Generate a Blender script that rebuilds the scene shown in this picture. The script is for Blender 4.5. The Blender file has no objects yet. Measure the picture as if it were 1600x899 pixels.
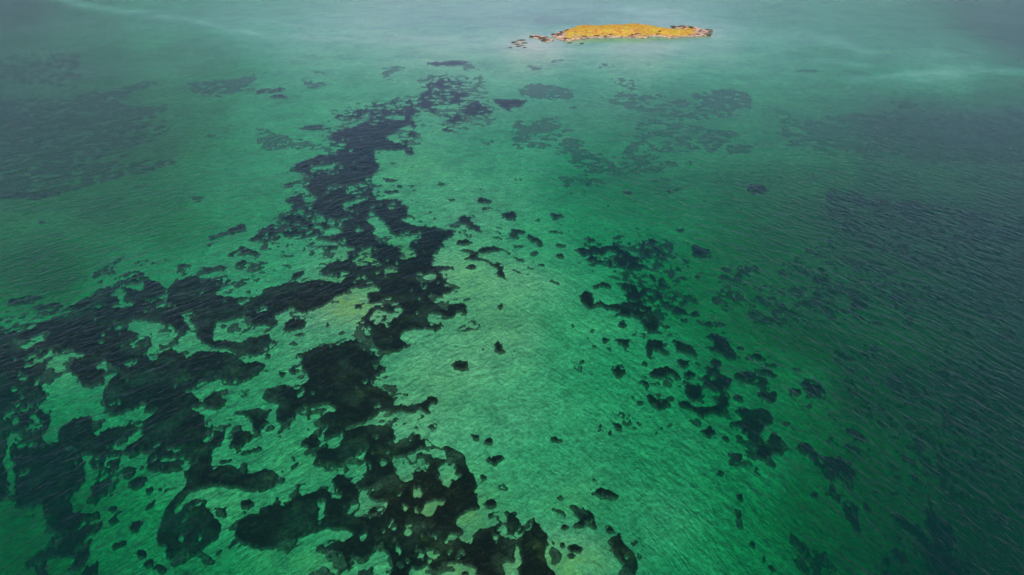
import bpy, bmesh, math, random
import numpy as np
from mathutils import Vector

random.seed(7)
S = bpy.context.scene
C = S.collection
R = math.radians

# ---------------------------------------------------------------- camera, sky, sun
CAM_H = 100.0
PITCH = 29.4
cam_data = bpy.data.cameras.new("camera")
cam_data.sensor_width = 36.0
cam_data.lens = 24.0
cam_data.clip_start = 0.5
cam_data.clip_end = 40000.0
cam = bpy.data.objects.new("camera", cam_data)
C.objects.link(cam)
cam.location = (0, 0, CAM_H)
cam.rotation_euler = (R(90 - PITCH), 0, 0)
S.camera = cam

SUN_EL, SUN_AZ = 57.0, -152.0          # azimuth measured from +Y towards +X
world = bpy.data.worlds.new("World")
S.world = world
world.use_nodes = True
wn = world.node_tree
wn.nodes.clear()
sky = wn.nodes.new("ShaderNodeTexSky")
sky.sky_type = 'NISHITA'
sky.sun_disc = False
sky.sun_elevation = R(SUN_EL)
sky.sun_rotation = R(SUN_AZ)
sky.air_density = 1.0
sky.dust_density = 1.3
sky.ozone_density = 1.6
sky.altitude = 50
bg = wn.nodes.new("ShaderNodeBackground")
bg.inputs['Strength'].default_value = 0.11
wo = wn.nodes.new("ShaderNodeOutputWorld")
# sky tinted blue-green aloft, with a lilac band added low to colour reflections
_tc = wn.nodes.new("ShaderNodeTexCoord")
_sx = wn.nodes.new("ShaderNodeSeparateXYZ")
_rp = wn.nodes.new("ShaderNodeValToRGB")
_mu = wn.nodes.new("ShaderNodeMix"); _mu.data_type = 'RGBA'; _mu.blend_type = 'MULTIPLY'; _mu.inputs[0].default_value = 1.0
_rp.color_ramp.elements[0].position = 0.05; _rp.color_ramp.elements[0].color = (0.75, 0.85, 0.95, 1)
_rp.color_ramp.elements[1].position = 0.5; _rp.color_ramp.elements[1].color = (0.22, 0.62, 0.70, 1)
_e = _rp.color_ramp.elements.new(0.14); _e.color = (4.6, 1.42, 1.85, 1)
_e = _rp.color_ramp.elements.new(0.21); _e.color = (0.38, 0.78, 0.86, 1)
wn.links.new(_tc.outputs['Generated'], _sx.inputs[0])
wn.links.new(_sx.outputs[2], _rp.inputs[0])
wn.links.new(sky.outputs[0], _mu.inputs[6]); wn.links.new(_rp.outputs[0], _mu.inputs[7])
wn.links.new(_mu.outputs[2], bg.inputs[0])
wn.links.new(bg.outputs[0], wo.inputs[0])

sun_data = bpy.data.lights.new("sun", 'SUN')
sun_data.energy = 4.0
sun_data.angle = R(0.5)
sun_data.color = (1.0, 0.95, 0.87)
sun = bpy.data.objects.new("sun", sun_data)
C.objects.link(sun)
_d = Vector((math.sin(R(SUN_AZ)) * math.cos(R(SUN_EL)), math.cos(R(SUN_AZ)) * math.cos(R(SUN_EL)), math.sin(R(SUN_EL))))
sun.rotation_euler = _d.to_track_quat('Z', 'Y').to_euler()
sun.location = (0, 0, 200)

S.view_settings.view_transform = 'Standard'
S.view_settings.look = 'None'
S.view_settings.exposure = 0.0
S.view_settings.gamma = 1.0
S.render.engine = 'CYCLES'
S.cycles.use_denoising = True
S.cycles.denoiser = 'OPENIMAGEDENOISE'
S.cycles.denoising_input_passes = 'RGB_ALBEDO_NORMAL'
S.cycles.denoising_prefilter = 'ACCURATE'
S.cycles.max_bounces = 4
S.cycles.use_adaptive_sampling = True
S.cycles.adaptive_threshold = 0.015
S.cycles.transparent_max_bounces = 12
S.cycles.sample_clamp_indirect = 4.0
S.cycles.sample_clamp_direct = 6.0

# ---------------------------------------------------------------- geometry of the place
FPX = 1600 * 24 / 36.0
CP, SP = math.cos(R(PITCH)), math.sin(R(PITCH))

def ground(u, v, z=0.0):
    """where the sight line of a photograph pixel meets the level z"""
    dx = (np.asarray(u, float) - 800) / FPX
    dy = (449.5 - np.asarray(v, float)) / FPX
    Y = CP + dy * SP
    Z = -SP + dy * CP
    t = (CAM_H - z) / (-Z)
    return dx * t, Y * t

def photo(x, y):
    """inverse of ground() for the sea surface"""
    x = np.asarray(x, float); y = np.asarray(y, float)
    f = y * CP + CAM_H * SP
    up = y * SP - CAM_H * CP
    f = np.maximum(f, 1.0)
    return 800 + FPX * x / f, 449.5 - FPX * up / f

# value noise ------------------------------------------------------
def _hash(ix, iy, seed):
    h = (ix.astype(np.int64) * 374761393 + iy.astype(np.int64) * 668265263 + seed * 982451653) & 0x7fffffff
    h = ((h ^ (h >> 13)) * 1274126177) & 0x7fffffff
    h = (h ^ (h >> 16)) & 0xffff
    return h / 65535.0

def vnoise(x, y, seed=0):
    ix = np.floor(x); iy = np.floor(y)
    fx = x - ix; fy = y - iy
    fx = fx * fx * (3 - 2 * fx); fy = fy * fy * (3 - 2 * fy)
    a = _hash(ix, iy, seed); b = _hash(ix + 1, iy, seed)
    c = _hash(ix, iy + 1, seed); d = _hash(ix + 1, iy + 1, seed)
    return (a * (1 - fx) + b * fx) * (1 - fy) + (c * (1 - fx) + d * fx) * fy

def fbm(x, y, size, octaves=4, seed=0):
    s = 0; amp = 1; tot = 0
    ca, sa = math.cos(0.6), math.sin(0.6)
    px, py = x / size, y / size
    for k in range(octaves):
        s = s + amp * (vnoise(px, py, seed + k * 17) - 0.5)
        tot += amp
        amp *= 0.55
        px, py = (px * ca - py * sa) * 2.03 + 11.3, (px * sa + py * ca) * 2.03 + 5.7
    return s / tot * 2           # about -1 .. 1

def sstep(a, b, x):
    t = np.clip((x - a) / (b - a), 0, 1)
    return t * t * (3 - 2 * t)

# how much water light goes through on its way to the eye (metres), at points of the bay
PATHS = """-150 0 20 0 0 18 120 30 13 250 20 8 400 20 6 700 30 5 900 20 8 1200 20 9 1600 20 18 1800 20 18
100 100 16 300 90 12 500 80 4 600 60 3 700 75 2.2 840 75 1.0 1000 78 1.6 1130 70 2.5 1200 75 6 1300 90 9 1480 107 5 1600 140 12
-100 200 26 50 200 22 200 200 18 300 170 13 430 180 7 560 160 5 700 150 4 900 160 6 1100 160 9 1250 180 10 1450 190 16 1600 200 20 1800 200 26
60 270 18 100 330 12 60 400 15 250 330 12 380 300 8 500 260 6 650 260 4.5 800 240 6 950 250 10 1050 300 11 1200 300 15 1400 320 22 1600 330 28 1800 330 32
200 400 9 400 400 6 550 420 4 620 360 5 740 330 4 700 420 3 540 470 2.2 800 430 3.2 860 380 6 950 360 9 1100 420 13 1200 400 17
300 500 5 100 560 5 350 620 6 560 560 4 700 560 3.2 800 520 3.2 900 520 6 1000 560 8 1150 600 11 1250 560 12 1300 480 19 1400 560 24 1600 560 30 1800 560 34
-100 640 14 50 640 9 180 650 8 80 760 12 200 800 10 350 750 6 480 700 6 650 630 3.4 780 640 4.2 900 680 6 1050 680 8 1200 700 10 1300 720 15 1400 700 22 1600 700 32 1800 700 36
60 880 13 300 880 9 450 820 6.5 560 860 5 660 790 3 760 880 3 900 850 3.5 860 760 5 1000 800 6.5 1100 880 8.5 1200 860 11 1350 860 18 1500 880 26 1600 880 34
-100 1000 15 300 1000 11 700 1000 3.5 1100 1000 9 1500 1000 28 1800 1000 36"""
_p = np.array([float(t) for t in PATHS.split()]).reshape(-1, 3)

def optical(u, v):
    num = np.zeros_like(u, float); den = np.zeros_like(u, float)
    vv = np.maximum(v, -60)
    for a, b, p in _p:
        w = 1.0 / (((u - a) ** 2 + (1.7 * (vv - b)) ** 2) + 45.0 ** 2) ** 2
        num += w * p; den += w
    return num / den

# the island: outline on the sea surface, from shoreline points
ISL_F = [(863, 57), (868, 61), (876, 63.5), (894, 64.5), (909, 61.5), (925, 60), (945, 59.3), (962, 59.3), (975, 59), (990, 59.7), (1005, 60.2),
         (1018, 58.2), (1030, 57.4), (1039, 58.7), (1047, 60.3), (1060, 59.3), (1073, 58), (1083, 58.5), (1092, 57.5), (1106, 56.4)]
ISL_B = [(1108, 54), (1102, 52.5), (1109, 51), (1110, 48), (1098, 47), (1090, 45.5), (1078, 43.5), (1066, 42.8), (1054, 43.6), (1063, 46.5), (1068, 49.5),
         (1045, 49), (1020, 46.8), (1005, 45), (985, 44.2), (960, 44.2), (935, 45), (915, 46), (900, 46.8), (889, 47.5), (882, 50), (872, 52), (868, 54)]
_ix, _iy = ground(np.array([a for a, b in ISL_F + ISL_B]), np.array([b for a, b in ISL_F + ISL_B]))
REEF_STRIP = [(828, 56.5), (838, 55.8), (850, 57), (858, 60), (864, 63), (860, 65), (848, 64.5), (845, 62), (836, 60), (830, 58.5)]
_rx, _ry = ground(np.array([a for a, b in REEF_STRIP]), np.array([b for a, b in REEF_STRIP]))

def poly_sd(px, py, X, Y):
    """signed distance to a closed outline, positive inside"""
    d2 = np.full(X.shape, 1e18); inside = np.zeros(X.shape, bool)
    n = len(px)
    for i in range(n):
        ax, ay, bx, by = px[i], py[i], px[(i + 1) % n], py[(i + 1) % n]
        ex, ey = bx - ax, by - ay
        wx, wy = X - ax, Y - ay
        t = np.clip((wx * ex + wy * ey) / max(ex * ex + ey * ey, 1e-9), 0, 1)
        d2 = np.minimum(d2, (wx - ex * t) ** 2 + (wy - ey * t) ** 2)
        cond = ((ay > Y) != (by > Y))
        with np.errstate(divide='ignore', invalid='ignore'):
            xc = ax + (Y - ay) / (by - ay if by != ay else 1e-9) * ex
        inside ^= cond & (X < xc)
    d = np.sqrt(d2)
    return np.where(inside, d, -d)

SLICKS = [[(60, -12), (120, 5), (200, 18), (300, 31), (400, 53)], [(330, 26), (400, 30), (470, 40)], [(1340, 121), (1400, 117), (1500, 110), (1620, 108)],
          [(1280, 92), (1350, 101)], [(800, 0), (900, 7), (1020, 17), (1060, 20)], [(400, 55), (550, 60), (760, 58)], [(1390, 128), (1500, 118)],
          [(880, 26), (1100, 36), (1300, 62), (1350, 80)]]

def slick_field(u, v):
    f = np.zeros_like(u, float)
    for q, pl in enumerate(SLICKS):
        wdt = [6.0, 5, 5.5, 4, 7, 6, 5, 8][q]
        amp_ = [.6, .35, .6, .35, .5, .35, .35, .3][q]
        for (ax, ay), (bx, by) in zip(pl[:-1], pl[1:]):
            ex, ey = bx - ax, by - ay
            t = np.clip(((u - ax) * ex + (v - ay) * ey) / (ex * ex + ey * ey), 0, 1)
            d = np.sqrt(((u - ax - ex * t) * 0.35) ** 2 + (v - ay - ey * t) ** 2)
            f = np.maximum(f, amp_ * np.exp(-(d / wdt) ** 2))
    x, y = ground(u, np.maximum(v, -60))
    return f * np.clip(1 + 0.8 * fbm(x, y * 0.5, 25, 4, 19), 0.1, 1.6)

def depth_at(x, y):
    """depth of the sandy bottom below the sea surface"""
    u, v = photo(x, y)
    u = np.clip(u, -300, 1900); v = np.clip(v, -60, 1050)
    P = optical(u, v) * (1 - 0.42 * slick_field(u, v))
    P = P * (1 + 0.25 * sstep(7, 16, P))
    dist = np.sqrt(x * x + y * y + CAM_H ** 2)
    d = P / (dist / CAM_H + 1.12)
    d = d * (1 + 0.10 * fbm(x, y, 38, 3, 5)) + 0.06 * fbm(x, y, 7, 3, 9)
    # the flat rises to the shore of the island
    near = (np.abs(x - 110) < 190) & (np.abs(y - 620) < 130)
    if near.any():
        s = poly_sd(_ix, _iy, x[near], y[near])
        d[near] = np.minimum(d[near], 0.12 + 0.02 * np.maximum(-s, 0))
    return np.maximum(d, 0.1)
# ---------------------------------------------------------------- outlines of the seagrass, read off the photograph
# one block per quarter-width tile (origin in photograph pixels, drawn at 4x): D dense bed, L bare sand, M broken ground, F thin and faint; e = ellipse
TRACE = {
(0, 450): """
D 0 170 60 130 240 110 320 50 430 20 640 20 840 0 1598 -10 1610 899 -10 910
D e 170 14 90 9
M 0 40 300 0 420 0 300 60 100 110 0 100
L 50 250 60 285 100 320 150 320 190 290 280 245 300 220 260 205 190 240 130 265 90 270
L 180 320 205 345 215 320
L 310 360 270 430 245 480 130 535 210 520 250 560 245 590 180 630 245 650 250 700 190 800 240 835 290 820 320 760 390 700 500 690 540 710 525 780 560 800 620 760 700 740 800 740 820 770 860 800 760 860 720 910 540 910 640 860 780 790 835 740 850 710 900 690 970 650 940 645 870 670 865 605 830 640 780 660 650 680 620 640 610 600 600 570 650 500 730 435 690 430 660 420 620 395 560 440 610 440 635 470 600 530 540 555 480 545 450 500 410 450 450 390 510 365 420 345
L 0 600 40 630 65 605
L 780 150 800 210 850 210 830 240 930 285 870 350 930 385 980 340 1050 315 1130 345 1150 375 1190 340 1330 330 1440 340 1450 375 1465 345 1400 310 1300 310 1230 275 1200 230 1210 180 1150 130 1120 105 1130 140 1170 190 1140 240 1090 240 1060 190 980 155 900 150 840 130
L 1320 170 1315 220 1310 270 1400 275 1510 265 1560 240 1610 250 1610 200 1560 170 1560 130 1470 125 1400 145
L 1480 370 1500 400 1610 390 1610 365 1520 360
L 750 410 790 380 815 380 790 420
L 1110 560 1180 580 1240 630 1250 650 1160 660 1240 700 1250 760 1270 800 1230 860 1290 850 1310 800 1350 800 1370 830 1350 880 1290 905 1400 905 1440 820 1550 800 1560 840 1470 905 1610 905 1610 840 1560 790 1560 750 1520 720 1440 700 1430 680 1500 685 1610 660 1610 460 1540 500 1450 530 1380 520 1360 480 1290 510 1200 545
M 1400 560 1520 520 1598 500 1598 650 1480 670 1420 640
D e 1320 625 70 45
L 1350 35 1390 20 1420 40
L 1465 30 1520 5 1560 10 1490 50
L 650 35 740 0 840 0 800 30 720 40
L 530 115 570 95 560 115
L 900 35 1050 40 1000 55
M 850 20 1150 30 1250 150 1200 160 1020 90 900 80
L e 735 298 12 10
L 350 905 340 870 400 860 415 885
L 870 905 930 850 970 855 900 890
M 0 690 190 650 230 720 150 800 180 880 0 899
M 1000 540 1110 520 1060 560
""",
(400, 450): """
D 0 -10 580 -10 560 10 500 30 480 50 400 95 320 118 250 115 230 90 180 100 90 140 130 165 100 185 20 185 -10 195
D 680 -10 1060 -10 1090 50 1130 70 1180 110 1200 75 1250 50 1310 60 1315 115 1250 120 1215 145 1170 135 1130 125 1070 130 1080 165 1110 185 1150 165 1175 200 1120 235 1080 215 1020 215 960 225 890 250 900 275 960 320 880 350 800 355 770 340 730 310 720 270 700 240 690 220 615 190 650 160 690 140 690 110 740 85 830 70 850 45 780 60 700 75 690 40
D e 692 265 20 17
D e 640 92 24 18
D e 665 75 12 8
D 155 215 165 180 210 155 290 160 315 185 280 215 200 225
M 330 205 360 180 420 130 470 125 510 145 450 180 445 220 430 190 350 215
D e 440 200 14 22
D -10 245 50 235 120 270 125 295 60 340 -10 360
D 225 245 270 230 315 250 260 258
M 150 320 200 275 300 260 320 290 260 325
M 330 300 400 265 440 280 370 300
D e 60 368 22 14
D e 15 415 25 25
D 210 385 260 350 360 320 470 305 540 270 620 280 690 315 740 350 760 390 760 425 810 435 790 475 740 500 710 550 780 580 850 640 855 680 950 680 1030 670 1070 625 1130 635 1145 665 1080 680 1085 735 1060 745 1030 700 980 730 900 720 850 735 790 725 770 700 740 750 650 780 560 800 500 840 390 870 390 830 430 790 390 770 385 720 430 705 490 700 460 670 400 665 330 680 290 670 250 680 220 730 150 765 105 745 110 700 130 650 50 630 20 600 50 555 150 530 210 530 280 545 310 500 290 470 190 470 190 450 270 410 280 380 220 395
L 210 520 220 490 290 480 300 520 270 545
D e 140 468 25 17
M 70 510 130 480 230 500 200 530 80 530
D 530 820 600 810 740 795 850 820 860 860 850 905 560 905 500 885 530 850
L e 735 868 22 12
D 915 905 920 870 980 840 1010 855 1040 905
D 255 890 290 850 340 830 380 860 360 905 260 905
D 1210 440 1240 415 1290 405 1325 415 1335 470 1290 475 1240 465
D e 1530 78 20 16
D 1240 225 1260 200 1300 195 1330 155 1370 165 1395 200 1370 225 1310 220 1290 230
D 1490 310 1510 286 1532 305 1555 300 1538 332 1565 360 1528 374 1500 350
D 1060 805 1110 790 1130 800 1120 835 1090 830
D e 1365 865 24 18
D e 1448 885 24 20
M 1030 770 1060 760 1090 770
D -10 660 40 690 60 760 -10 800
M 0 830 110 830 90 860 0 899
D e 1150 12 26 14
""",
(800, 450): """
D 420 -10 500 -10 510 30 560 10 600 30 700 10 740 -10 880 -10 890 60 930 90 930 130 900 180 870 195 830 150 820 110 760 70 750 100 680 90 640 110 640 95 700 60 600 60 540 50 500 70 440 30
D e 695 148 28 22
D e 380 163 12 8
D e 510 200 14 12
D e 585 252 28 16
D 640 240 750 235 745 275 715 285 650 255
D e 517 290 18 13
D e 610 295 18 13
D 855 225 950 210 960 280 1000 300 980 320 900 290 880 340 850 330 850 280 855 240
D e 835 372 26 14
D 1010 205 1050 210 1080 225 1140 225 1190 300 1160 305 1100 290 1050 285 1040 250
D 1040 360 1070 325 1130 325 1125 360 1080 385
D 1240 130 1300 100 1370 120 1400 180 1440 230 1430 270 1380 285 1340 250 1240 225 1240 210 1290 200 1290 160 1250 150
D e 1465 172 28 15
D e 1300 315 42 32
D e 1580 222 35 22
D 865 430 900 410 940 400 980 385 1050 410 1075 440 1060 465 1000 440 940 460 890 455
D e 1130 420 42 26
D 1220 345 1290 345 1340 380 1400 385 1400 450 1340 490 1290 480 1210 475 1200 540 1160 555 1100 530 1090 480 1150 460 1230 455 1210 410 1240 390
L e 1275 405 18 12
D 1340 490 1400 510 1400 560 1350 590 1340 625 1240 620 1220 650 1180 640 1150 610 1060 605 1060 580 1120 560 1160 585 1240 580 1300 560
D 1400 385 1450 350 1510 340 1610 370 1610 450 1540 420 1480 410 1420 400
D e 1450 512 32 20
D 1440 580 1490 570 1530 590 1610 570 1610 905 1560 890 1570 840 1530 790 1500 740 1420 710 1390 670 1420 650 1500 645 1440 610
L 1610 690 1570 740 1610 770
D e 1590 490 22 20
D 630 430 640 395 675 375 720 400 725 435 690 465
D e 425 415 28 20
D 810 490 830 470 870 485 890 510 840 515
D 855 560 900 550 930 590 1010 585 1020 610 950 645 900 630 860 590
D e 697 685 24 18
F e 870 698 28 18
D 635 740 660 735 700 750 705 790 670 785
D e 560 765 14 10
D e 553 792 10 7
D e 617 805 18 15
D e 912 795 16 14
D 235 860 260 835 290 850 320 855 310 872 250 870
D 1190 760 1240 740 1250 700 1300 745 1290 770 1250 800
F e 1300 850 28 16
D 1380 880 1430 860 1475 880 1470 910 1390 910
D e 1100 43 28 13
D 1170 30 1230 35 1360 30 1360 50 1300 60 1220 60 1170 45
F e 980 25 30 14
""",
(1200, 450): """
D -10 210 20 215 45 245 -10 250
D e 82 283 28 16
D -10 320 50 310 110 350 90 370 40 350 -10 345
D -10 375 40 380 60 410 30 440 -10 440
D -10 500 30 470 70 455 120 480 90 500 105 520 80 540 40 530 10 505
D -10 575 40 585 75 620 60 660 -10 680
D e 220 458 40 22
D 255 400 290 375 350 370 430 420 435 465 330 475 270 440
D 40 740 80 715 130 735 145 765 120 790 145 825 110 865 60 865 30 905 -10 905 -10 780 40 800 60 780
F 425 490 480 480 570 510 560 560 490 565 430 530
D 585 520 650 515 740 545 740 580 660 580 600 560
F e 380 335 40 14
F e 265 588 18 12
D e 170 648 22 12
F e 285 510 15 10
D 230 775 260 755 310 735 380 745 420 770 560 750 680 790 650 830 560 905 480 905 480 830 400 855 370 830 310 795 250 800
D e 620 650 35 22
F e 500 665 60 22
F 770 835 800 820 850 840 860 870 800 870 770 850
F e 680 450 50 18
F e 1010 130 60 22
F e 1530 535 60 35
M 440 60 1598 60 1598 899 900 899 800 600 520 300
M 1000 560 1598 300 1598 899 900 899
""",
(0, 675): """
D -10 -10 420 -10 470 30 440 120 380 160 310 210 340 270 420 290 520 290 500 320 430 330 350 400 270 410 200 370 170 300 160 240 60 250 -10 250
D 490 30 560 -10 720 -10 700 40 680 70 640 110 600 180 560 210 480 205 480 150 540 115 610 85 530 80 490 50
D e 740 108 48 28
D 720 170 760 150 850 130 870 150 840 185 780 200
D 280 460 310 420 390 390 440 360 515 360 510 400 450 440 390 490 350 540 260 550 160 545 150 600 180 640 130 660 90 620 70 590 25 600 30 560 80 540 160 490 260 485
D 340 590 370 540 430 515 465 530 440 570 410 600 350 610
D 395 630 430 605 510 595 515 640 450 680 400 665
D 45 730 60 705 130 710 170 740 150 770 90 765
D 200 705 230 690 300 675 310 705 220 715
D -10 910 10 870 60 845 80 870 60 910
D e 118 882 26 16
D e 625 287 32 18
D e 628 360 36 22
D 740 440 735 400 770 370 835 380 800 410 780 440
D 615 540 620 520 700 490 710 510 660 540
F e 780 497 26 13
D e 815 577 32 26
D 820 670 830 630 890 600 880 640 850 670
D 880 670 920 645 960 655 980 685 940 715
D 630 760 640 740 700 715 690 690 715 690 720 720 780 700 820 710 825 760 780 800 730 830 740 855 700 885 640 885 600 910 545 910 560 870 620 850 690 850 750 790 740 750 700 740 670 770
D 910 810 925 785 945 790 940 810
D 995 800 1040 770 1075 785 1050 808
D 1240 765 1240 745 1290 710 1310 735 1280 775
D e 875 220 26 20
D 840 310 870 280 910 265 920 285 880 315
M 900 200 1020 180 1060 200 1000 270 950 260
D 850 90 870 50 940 -10 1280 -10 1290 60 1270 110 1400 110 1470 130 1490 170 1540 150 1610 150 1610 240 1550 270 1480 270 1450 250 1300 240 1200 265 1130 270 1080 320 1040 330 1040 370 1130 330 1200 310 1240 320 1240 380 1300 380 1290 420 1330 450 1340 500 1300 550 1230 570 1190 600 1130 620 1110 600 1090 560 1030 630 970 620 960 580 980 560 930 530 910 460 930 420 960 340 1030 290 1090 250 1130 200 1110 130 980 125 900 130
M 960 490 1020 470 1120 480 1130 540 1060 565 1000 565 965 530
M 1100 470 1170 420 1230 400 1250 440 1180 500 1110 520
D 1470 370 1480 335 1540 320 1560 350 1530 375
D 1430 530 1470 450 1530 410 1610 400 1610 610 1530 600 1480 570
D 1480 30 1520 20 1610 -5 1610 20 1480 50
D 1310 110 1360 75 1460 60 1400 95
M 130 250 60 300 0 300 0 340 160 330
F e 1150 660 30 16
""",
(400, 675): """
D -10 150 40 120 90 140 120 190 100 240 -10 275
D -10 370 60 350 180 355 210 315 280 290 400 265 470 285 480 230 445 200 490 175 530 180 590 240 640 220 680 180 680 130 660 90 680 30 700 -10 780 -10 800 20 850 15 880 -10 1080 -10 1110 35 1180 25 1270 50 1310 100 1325 160 1370 220 1375 270 1350 300 1390 360 1390 410 1340 430 1250 480 1240 520 1290 560 1280 580 1210 590 1330 640 1340 600 1390 540 1450 530 1510 500 1490 450 1440 475 1450 440 1510 405 1610 430 1610 910 1340 910 1360 860 1360 790 1280 760 1150 755 1170 800 1120 815 1080 790 1080 750 1000 780 960 760 935 840 870 850 820 810 840 740 830 690 790 650 780 600 740 640 700 670 650 700 600 690 570 710 580 790 640 810 640 830 590 825 550 740 530 680 480 655 350 640 350 610 430 570 530 590 560 570 620 560 560 530 540 510 430 500 330 515 230 550 100 600 -10 615
D 340 110 360 40 420 15 560 -10 700 -10 660 35 560 90 500 130 440 155 390 130
M 385 40 440 30 450 90 400 100
L 640 290 690 285 770 240 775 285 710 300 690 340 720 370 790 370 810 400 790 440 770 475 680 470 600 430 630 400 630 340
D 685 430 700 405 780 415 775 448 700 452
L 820 95 880 90 920 100 960 140 1000 130 1000 95 1030 100 1040 140 1065 190 1010 150 970 190 970 240 920 255 890 230 880 195 850 190 850 150
L 1130 160 1190 100 1220 95 1250 160 1230 180 1270 230 1220 230 1200 290 1160 260 1120 230 1140 200
M 960 280 1020 270 1045 310 1030 370 970 360
M 850 330 910 300 940 320 880 360
L 980 430 1060 390 1170 375 1180 390 1120 410 1100 460 1050 475 1000 450
D e 1022 420 24 22
M 1220 340 1290 330 1340 370 1320 385 1240 370
L 900 400 935 410 930 440 905 440
L 1060 575 1130 590 1120 610 1070 600
L 1165 640 1210 580 1250 590 1185 635
L 1040 650 1130 680 1145 700 1110 725 1060 690
L 1190 670 1215 690 1205 705
L 1260 680 1290 670 1300 700 1270 710
L e 1040 540 14 12
L e 885 745 20 15
L 1540 555 1610 580 1610 595 1560 590
L 1530 770 1570 750 1610 760 1610 880 1560 860
M 500 590 620 560 640 640 560 690 520 660
M 1130 600 1340 640 1380 700 1330 740 1150 740
M 1450 480 1600 500 1600 600 1480 580
D e 1300 820 24 18
D 685 870 770 815 775 840 700 880
D e 1410 212 20 22
D 1490 255 1550 240 1575 280 1530 275
D e 1458 367 36 30
D 1440 95 1530 60 1555 80 1490 130 1455 120
D e 1450 2 18 8
D 260 -10 370 -10 360 18 300 15
F 300 780 400 740 520 800 480 860 330 840
""",
(800, 675): """
D -10 430 50 480 80 530 120 520 125 480 150 470 180 490 170 520 215 560 240 640 210 670 225 760 255 800 300 850 320 880 320 910 40 910 30 790 70 760 50 700 40 640 -10 650
L -10 560 40 590 30 610 -10 600
F 270 310 340 290 390 310 400 370 380 400 330 370 300 330
D 245 390 300 400 370 430 320 430 260 410
D 360 380 390 370 420 390 480 385 530 430 545 510 500 510 460 500 430 535 385 520 390 490 430 470 400 420
M 450 415 495 420 495 470 450 475
D e 327 520 26 18
D e 325 635 18 22
D 355 655 370 620 410 620 455 660 420 695 370 685
D e 372 715 26 18
D e 258 660 14 12
D 585 475 610 465 660 520 600 540 600 500
D 605 600 640 560 680 545 670 510 690 520 690 560 730 610 790 660 805 720 780 790 740 760 690 740 640 680 630 640
L e 730 690 16 12
D 815 810 860 815 900 870 935 885 930 910 810 910
M 870 800 915 800 915 840 880 830
D e 1175 890 30 12
D 420 910 430 830 465 840 460 880 540 910
D 545 845 580 850 600 910 555 910
D 630 880 670 870 690 910 630 910
D 700 910 740 885 760 910
D 500 290 540 265 580 250 640 272 690 290 650 320 600 305 550 302
F e 485 230 24 12
D e 525 208 20 10
F e 1225 30 20 16
D e 1335 105 22 18
F e 1265 170 14 14
M 1300 250 1390 250 1380 290 1320 270
D e 1468 230 20 20
F 1420 260 1480 280 1490 390 1440 390
D 1520 455 1570 480 1575 520 1550 500
D e 1430 10 40 30
F 1500 740 1570 720 1598 760 1598 820 1540 830 1510 780
D e 1550 820 22 16
""",
(1200, 675): """
D 480 80 500 -10 600 -10 560 110 530 115
D 590 90 640 60 700 90 700 160 740 220 720 240 650 200 590 150
D e 375 100 34 16
D 730 40 800 70 790 100 740 90
D 930 70 1060 130 1140 170 1190 150 1280 160 1200 100 1180 20 1250 0 1400 10 1440 120 1420 170 1530 210 1610 300 1610 370 1520 385 1400 370 1280 290 1210 230 1100 190 980 150
D 940 290 970 265 1050 300 1090 340 1040 355 980 340
D e 1000 218 22 16
D 850 350 910 330 960 390 970 440 930 475 870 440
D 990 520 1020 510 1070 550 1060 580 1010 560
F e 1125 380 35 20
F e 1215 370 25 16
D 1190 470 1230 450 1330 460 1440 520 1480 570 1430 600 1330 590 1230 540
F e 1480 440 30 15
D 455 410 490 400 510 440 480 455
D e 445 590 16 22
D e 375 588 16 8
F e 20 415 25 14
D 20 530 45 550 45 590 30 595
D 60 620 90 610 115 635 95 655
F 200 340 420 400 560 450 620 560 450 570 260 560 230 480
F 640 640 900 600 1100 899 700 899
M 780 220 940 200 1000 500 800 500
M 1000 600 1598 500 1598 899 1100 899
""",
(0, 225): """
D -10 810 60 790 180 770 190 790 120 810 60 840 -10 850
D 130 855 260 830 330 840 330 870 260 880 180 890
D 340 910 420 860 560 810 660 790 700 810 650 850 720 870 720 910
D 520 720 540 700 640 660 700 640 730 620 720 650 670 690 700 730 600 720
D 670 760 800 700 870 720 960 780 1000 810 1010 870 900 905 740 905 760 860 720 800
M 670 760 800 700 870 720 920 760 760 820
L 780 800 850 780 890 800 850 830
M 740 660 840 640 1000 620 1040 650 940 720 860 690
D e 1020 634 30 9
M 1060 670 1180 670 1180 720 1100 740 1000 720
D e 1130 680 50 14
D 1020 850 1060 790 1190 740 1240 780 1230 800 1400 760 1430 800 1330 860 1400 910 1040 910
D 1200 740 1290 700 1390 700 1400 730 1290 740
D 1275 510 1290 490 1400 480 1490 430 1520 440 1520 480 1440 500 1290 520
D e 1285 555 22 9
D 1400 630 1480 600 1460 580 1540 600 1610 620 1610 640 1510 640 1420 650
D 1530 545 1610 520 1610 555 1540 555
M 1420 700 1598 640 1598 899 1400 899
D 1440 690 1520 670 1530 690 1460 720
F e 1210 268 65 20
F e 845 162 60 12
D e 225 378 22 12
F e 965 228 30 12
F 0 240 300 220 480 150 800 90 1100 20 1100 -10 -10 -10
M 0 860 340 870 340 899 0 899
""",
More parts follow.
